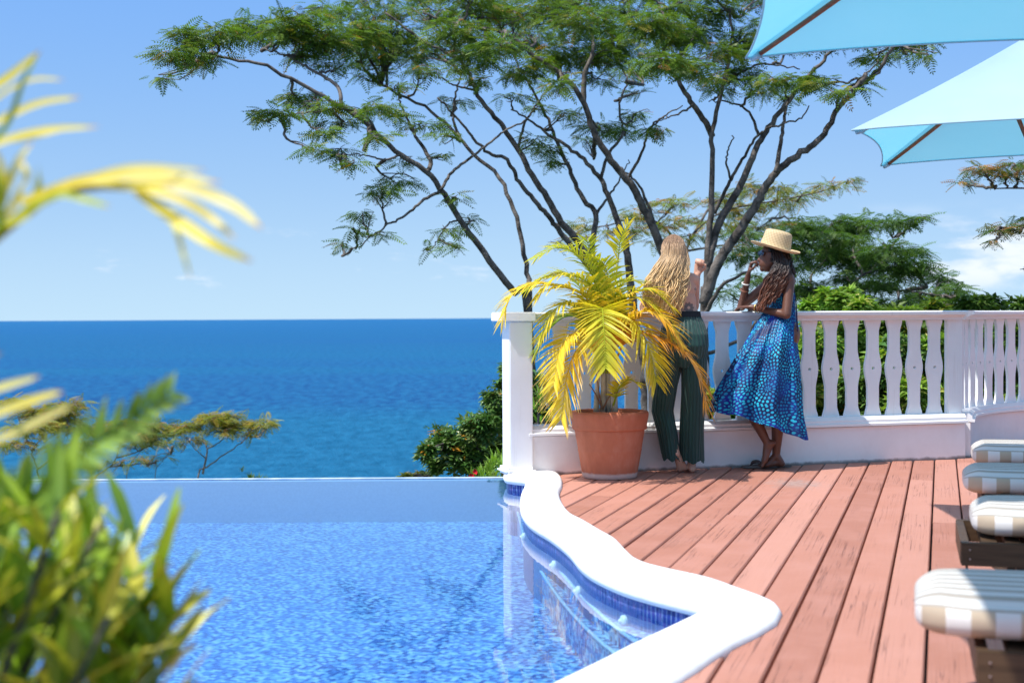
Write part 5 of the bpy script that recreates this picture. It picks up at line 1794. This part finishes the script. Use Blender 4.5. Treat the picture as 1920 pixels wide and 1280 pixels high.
# far arm props the chin
a.capsule(W2(.01, .14, 1.33), W2(-.195, wy2 + .03, 1.155), .041, .033)
a.capsule(W2(-.195, wy2 + .03, 1.15), W2(-.162, .115, 1.375), .032, .021)
add_hand(a, W2(-.160, .112, 1.385), (.25, -.25, 1), (.9, -.3, -.1), 1.1, -1)
# standing leg
a.capsule(W2(.09, .03, .93), W2(.055, .03, .50), .083, .050)
a.capsule(W2(.055, .03, .50), W2(.03, .03, .30), .050, .047)
a.capsule(W2(.03, .03, .30), W2(.018, .03, .10), .047, .029)
add_foot(a, W2(.02, .03, .085), W2(.055, .03, .032), W2(-.06, .03, .024), W2(-.105, .03, .016), (0, 1, 0))
# crossed leg, resting on its toes
a.capsule(W2(.05, -.03, .93), W2(-.185, -.035, .50), .083, .050)
a.capsule(W2(-.185, -.035, .50), W2(-.145, -.045, .36), .048, .044)
a.capsule(W2(-.145, -.045, .36), W2(-.062, -.055, .19), .044, .028)
add_foot(a, W2(-.058, -.055, .18), W2(-.026, -.055, .185), W2(-.082, -.055, .062), W2(-.102, -.055, .022), (0, -1, 0))
M_skin2 = skin_mat('brown_skin', (0.115, 0.048, 0.030), (0.15, 0.066, 0.042), .38)
body_finish(a, 'body', M_skin2, p2)

# dress
M_dress, nt, b_ = mat('blue_petal_print', (.01, .03, .2), .55, .3)
uvp = nd(nt, 'ShaderNodeAttribute', attribute_name='uvp').outputs['Vector']
sc_ = vmath(nt, 'MULTIPLY', uvp, (6.0, 6.0, 0))
vor = nd(nt, 'ShaderNodeTexVoronoi', voronoi_dimensions='2D', feature='F1', ins={'Vector': sc_, 'Scale': 1.0, 'Randomness': .85})
dv = vmath(nt, 'SUBTRACT', sc_, vor.outputs['Position'])
sp_ = nd(nt, 'ShaderNodeSeparateXYZ', ins={0: dv})
rr_ = math_n(nt, 'SQRT', math_n(nt, 'ADD', math_n(nt, 'MULTIPLY', sp_.outputs[0], sp_.outputs[0]), math_n(nt, 'MULTIPLY', sp_.outputs[1], sp_.outputs[1])))
an = math_n(nt, 'ARCTAN2', sp_.outputs[1], sp_.outputs[0])
rq = math_n(nt, 'DIVIDE', rr_, .15)
ringi = math_n(nt, 'FLOOR', rq)
cnt_ = math_n(nt, 'ADD', math_n(nt, 'MULTIPLY', ringi, 5.0), 7.0)
uu = math_n(nt, 'SUBTRACT', math_n(nt, 'FRACT', math_n(nt, 'ADD', math_n(nt, 'MULTIPLY', math_n(nt, 'DIVIDE', an, 2 * math.pi), cnt_), math_n(nt, 'ADD', math_n(nt, 'MULTIPLY', ringi, .5), 50.0))), .5)
ww = math_n(nt, 'SUBTRACT', math_n(nt, 'FRACT', rq), .5)
el_ = math_n(nt, 'ADD', math_n(nt, 'POWER', math_n(nt, 'ABSOLUTE', math_n(nt, 'DIVIDE', uu, .29)), 2.0), math_n(nt, 'POWER', math_n(nt, 'ABSOLUTE', math_n(nt, 'DIVIDE', ww, .37)), 2.0))
petal = nd(nt, 'ShaderNodeMapRange', ins={0: el_, 1: 1.15, 2: .8}).outputs[0]
lum = noise_n(nt, uvp, 5.0, 2)
pc_ = ramp(nt, lum, [(.42, (.006, .20, .42)), (.62, (.02, .48, .66))])
bgc = ramp(nt, noise_n(nt, vmath(nt, 'ADD', uvp, (4, 2, 0)), 4.5, 2), [(.40, (.003, .009, .07)), (.58, (.005, .03, .18)), (.68, (.010, .016, .28))])
vio = nd(nt, 'ShaderNodeMapRange', ins={0: noise_n(nt, vmath(nt, 'ADD', uvp, (9, 5, 0)), 5.5, 2), 1: .56, 2: .66, 3: 1.0, 4: .15}).outputs[0]
setc(nt, b_, mixc(nt, math_n(nt, 'MULTIPLY', petal, vio), bgc, pc_))
bump(nt, b_, noise_n(nt, uvp, 60.0, 3), .15, .004)
ph1 = rng.uniform(0, 6.28, 3)
def dfold(th, t):
    k_ = np.clip((t - .30) / .7, 0, 1) ** 1.1
    return k_ * (.034 * np.sin(10 * th + ph1[0] + 1.2 * np.sin(2 * th)) + .012 * np.sin(19 * th + ph1[1]) + .010 * np.sin(5 * th + ph1[2])) + (1 - k_) * .0025 * np.sin(40 * th)
def dhem(th, X, t):
    k_ = np.clip((t - .55) / .45, 0, 1)
    return k_ * (np.interp(X, [-.43, -.25, .2], [.165, .13, -.035]) + .008 * np.sin(8 * th)) 
a = Acc()
R_, uv = cloth_loft([(1.245, .055, .045, .098, .112), (1.19, .056, .045, .098, .108), (1.11, .045, .038, .112, .108), (1.02, .015, .01, .140, .135), (.90, -.025, -.02, .172, .165), (.80, -.045, -.03, .20, .175), (.60, -.085, -.04, .248, .188), (.42, -.118, -.05, .285, .195), (.25, -.118, -.055, .312, .20)], 200, dfold, 60, dhem)
R_[:, :, 0] += Bh.x; R_[:, :, 1] += Bh.y
a.loft(R_, cap=False, uv=uv)
dr = a.build('dress', M_dress, p2, True)
for q, (dx, dy) in enumerate(((.145, -.055), (.150, -.045))):
    a = Acc()
    a.tube(smooth_path([W2(.10, -.07, 1.36), W2(.135, -.06, 1.24), W2(dx, dy, 1.15), W2(dx + .004 * q, dy - .03, 1.0 - .03 * q)], 14), .0035, 5)
    M_cord = M_cord if q else mat('navy_cord', (.01, .015, .08), .6, .3)[0]
    a.build('strap', M_cord, dr, True)

# hair: long thin brown twists in front of the shoulder
def brown_cols(P):
    t = np.clip((1.42 - P[:, 2]) / .25, 0, 1)[:, None]
    c_ = np.array((.018, .010, .008)) * (1 - t) + np.array((.19, .072, .036)) * t
    return np.clip(c_ * rng.uniform(.6, 1.5), 0, 1)


hair = Acc(); LK = []
hc2 = W2(.005, .03, hz2)
for k_ in range(420):
    back = rng.random() < .32
    az = rng.uniform(-2.0, .6) if not back else rng.uniform(-.6, 1.0)
    el = rng.uniform(-.35, 1.2)
    st_ = hc2 + np.array((.102, .082, .112)) * np.array((math.cos(az) * math.cos(el), math.sin(az) * math.cos(el), math.sin(el)))
    if back:
        end = W2(rng.uniform(.08, .15), rng.uniform(-.06, .02), rng.uniform(1.30, 1.42))
        m1 = W2(rng.uniform(.08, .125), rng.uniform(-.05, .03), 1.45)
        pts_ = [st_, m1, end]
    else:
        v_ = rng.uniform(0, 1)
        end = W2(-.125 + .125 * v_ + rng.normal(0, .012), -.09 + rng.uniform(-.04, .05), 1.115 + .09 * v_ + rng.uniform(-.02, .08))
        m1 = W2(-.02 + .11 * v_, -.075 - .03 * rng.random(), 1.43)
        m2 = W2(-.065 + .13 * v_ + rng.normal(0, .014), -.105 + rng.uniform(-.02, .03), 1.32)
        pts_ = [st_, m1, m2, end]
    P = smooth_path(pts_, 20)
    ph, fr_, am = rng.uniform(0, 6.28), rng.uniform(26, 44), rng.uniform(.004, .010)
    s = np.linspace(0, 1, 20)
    P[:, 0] += am * np.sin(ph + s * fr_) * np.clip(s * 3 - .4, 0, 1)
    P[:, 1] += am * np.cos(ph + s * fr_) * np.clip(s * 3 - .4, 0, 1)
    LK.append((P, rng.uniform(.0032, .0055)))
locks(hair, LK, brown_cols, 4)
hair.ell(hc2 + np.array((.012, 0, .008)), (.095, .079, .108))
hair.c.append(np.tile(np.array((.014, .008, .007)), (13 * 16 + 2, 1)))
hair.build('hair', M_hair, p2, True)
# sunglasses
M_lens, _, b_ = mat('blue_lens', (.02, .06, .12), .08, .8)
sg = Acc()
sg.ell(W2(-.088, -.012, hz2 + .022), (.010, .026, .021), .5)
sg.ell(W2(-.088, .072, hz2 + .022), (.010, .026, .021), -.5)
sgo = sg.build('sunglasses', M_lens, p2, True)
a = Acc()
a.tube([W2(-.088, -.03, hz2 + .03), W2(-.05, -.046, hz2 + .03), W2(.01, -.050, hz2 + .022)], .0035, 5)
a.tube([W2(-.096, .012, hz2 + .025), W2(-.096, .05, hz2 + .025)], .003, 5)
a.build('temple', M_black, sgo)
# bracelets
M_shell, _, _ = mat('pale_beads', (.7, .68, .64), .4, .4)
M_band, _, _ = mat('brown_band', (.25, .10, .06), .5, .4)
for (c, ax, r_, m_, w_) in ((W2(-.176, .14, 1.315), (.15, -.45, 1), .027, M_shell, .005), (W2(-.183, .155, 1.268), (.15, -.45, 1), .030, M_band, .004), (W2(-.105, .003, 1.134), (-1, .8, .2), .030, M_gold, .004), (W2(-.122, .017, 1.138), (-1, .8, .2), .029, M_gold, .004)):
    ax = np.array(ax, float); ax /= np.linalg.norm(ax)
    e1 = np.cross(ax, (0, 1, .3)); e1 /= np.linalg.norm(e1); e2 = np.cross(ax, e1)
    th = np.linspace(0, 2 * np.pi, 22)
    a = Acc(); a.tube(c + r_ * (np.cos(th)[:, None] * e1 + np.sin(th)[:, None] * e2), w_, 6, cap=False)
    a.build('bracelet', m_, p2, True)
# straw hat, worn tilted
M_straw, nt, b_ = mat('straw', (.62, .46, .26), .7, .25)
co = nd(nt, 'ShaderNodeAttribute', attribute_name='uvp').outputs['Vector']
su = nd(nt, 'ShaderNodeSeparateXYZ', ins={0: co})
row = math_n(nt, 'FRACT', math_n(nt, 'MULTIPLY', su.outputs[1], 1 / .011))
wea = math_n(nt, 'SINE', math_n(nt, 'ADD', math_n(nt, 'MULTIPLY', su.outputs[0], 260.0), math_n(nt, 'MULTIPLY', math_n(nt, 'FLOOR', math_n(nt, 'MULTIPLY', su.outputs[1], 1 / .011)), 1.9)))
hgt = math_n(nt, 'ADD', math_n(nt, 'ABSOLUTE', math_n(nt, 'SUBTRACT', row, .5)), math_n(nt, 'MULTIPLY', wea, .15))
setc(nt, b_, ramp(nt, hgt, [(.05, (.70, .53, .31)), (.42, (.58, .42, .23)), (.52, (.36, .25, .13))]))
bump(nt, b_, hgt, .5, -.003)
prof_h = [(.178, .002), (.180, -.004), (.150, -.010), (.118, -.008), (.110, .0), (.106, .03), (.101, .06), (.097, .092), (.090, .108), (.07, .116), (.03, .120), (.002, .121)]
th = np.linspace(0, 2 * np.pi, 56, endpoint=False)
rings, uv = [], []
run = 0.0
under = [(.104, -.012), (.118, -.014), (.150, -.016), (.178, -.008)]
Pall = under + prof_h
TL = Matrix.Rotation(math.radians(13.5), 3, 'Y') @ Matrix.Rotation(math.radians(5), 3, 'X')
hat_c = Vector(W2(.018, .03, 1.572))
for i_, (r_, z) in enumerate(Pall):
    if i_:
        run += math.hypot(r_ - Pall[i_ - 1][0], z - Pall[i_ - 1][1])
    ring = []
    for t in th:
        zz = z + (.006 * math.sin(2 * t + .5) if r_ > .13 else 0)
        ring.append(tuple(hat_c + TL @ Vector((r_ * math.cos(t), r_ * .93 * math.sin(t), zz))))
        uv.append((t * .1, run, 0))
    rings.append(ring)
a = Acc(); a.loft(rings, cap=False, uv=np.array(uv))
a.build('straw_hat', M_straw, p2, True)

# ------------------------------------------------------------------ flip-flops
M_sole = two_tone('grey_rubber', (.10, .09, .085), (.16, .15, .14), 40.0, .8, .2)
M_strap, _, _ = mat('dark_glossy_strap', (.05, .035, .035), .25, .5)
for px, py, rot, lab in ((1424, 876.5, math.radians(176), 'grey flip-flop with a dark shiny strap under the crossed foot'), (1452, 875.5, math.radians(184), 'grey flip-flop under the standing foot beside the other')):
    c = G(px, py)
    r_ = thing('flip_flop', lab, 'flip-flop', (c.x, c.y, 0), 'pair of flip-flops', rot)
    th = np.linspace(0, 2 * np.pi, 40, endpoint=False)
    out = []
    for t in th:
        x = .125 * math.cos(t)
        w_ = .040 + .007 * (x / .125) - .006 * math.exp(-((x + .02) / .05) ** 2)
        out.append((x, w_ * math.copysign(abs(math.sin(t)) ** .75, math.sin(t))))
    a = Acc()
    a.loft([[(x, y, z) for x, y in out] for z in (.001, .012, .016)] )
    o = a.build('sole', M_sole, None); o.parent = r_
    for sg_ in (-1, 1):
        a = Acc()
        P = smooth_path([(.065, 0, .014), (.045, sg_ * .022, .040), (.0, sg_ * .036, .042), (-.035, sg_ * .040, .014)], 10)
        a.tube(P, [.004, .006, .008, .009, .0095, .0095, .009, .008, .007, .006], 8)
        o = a.build('strap', M_strap, None, True); o.parent = r_
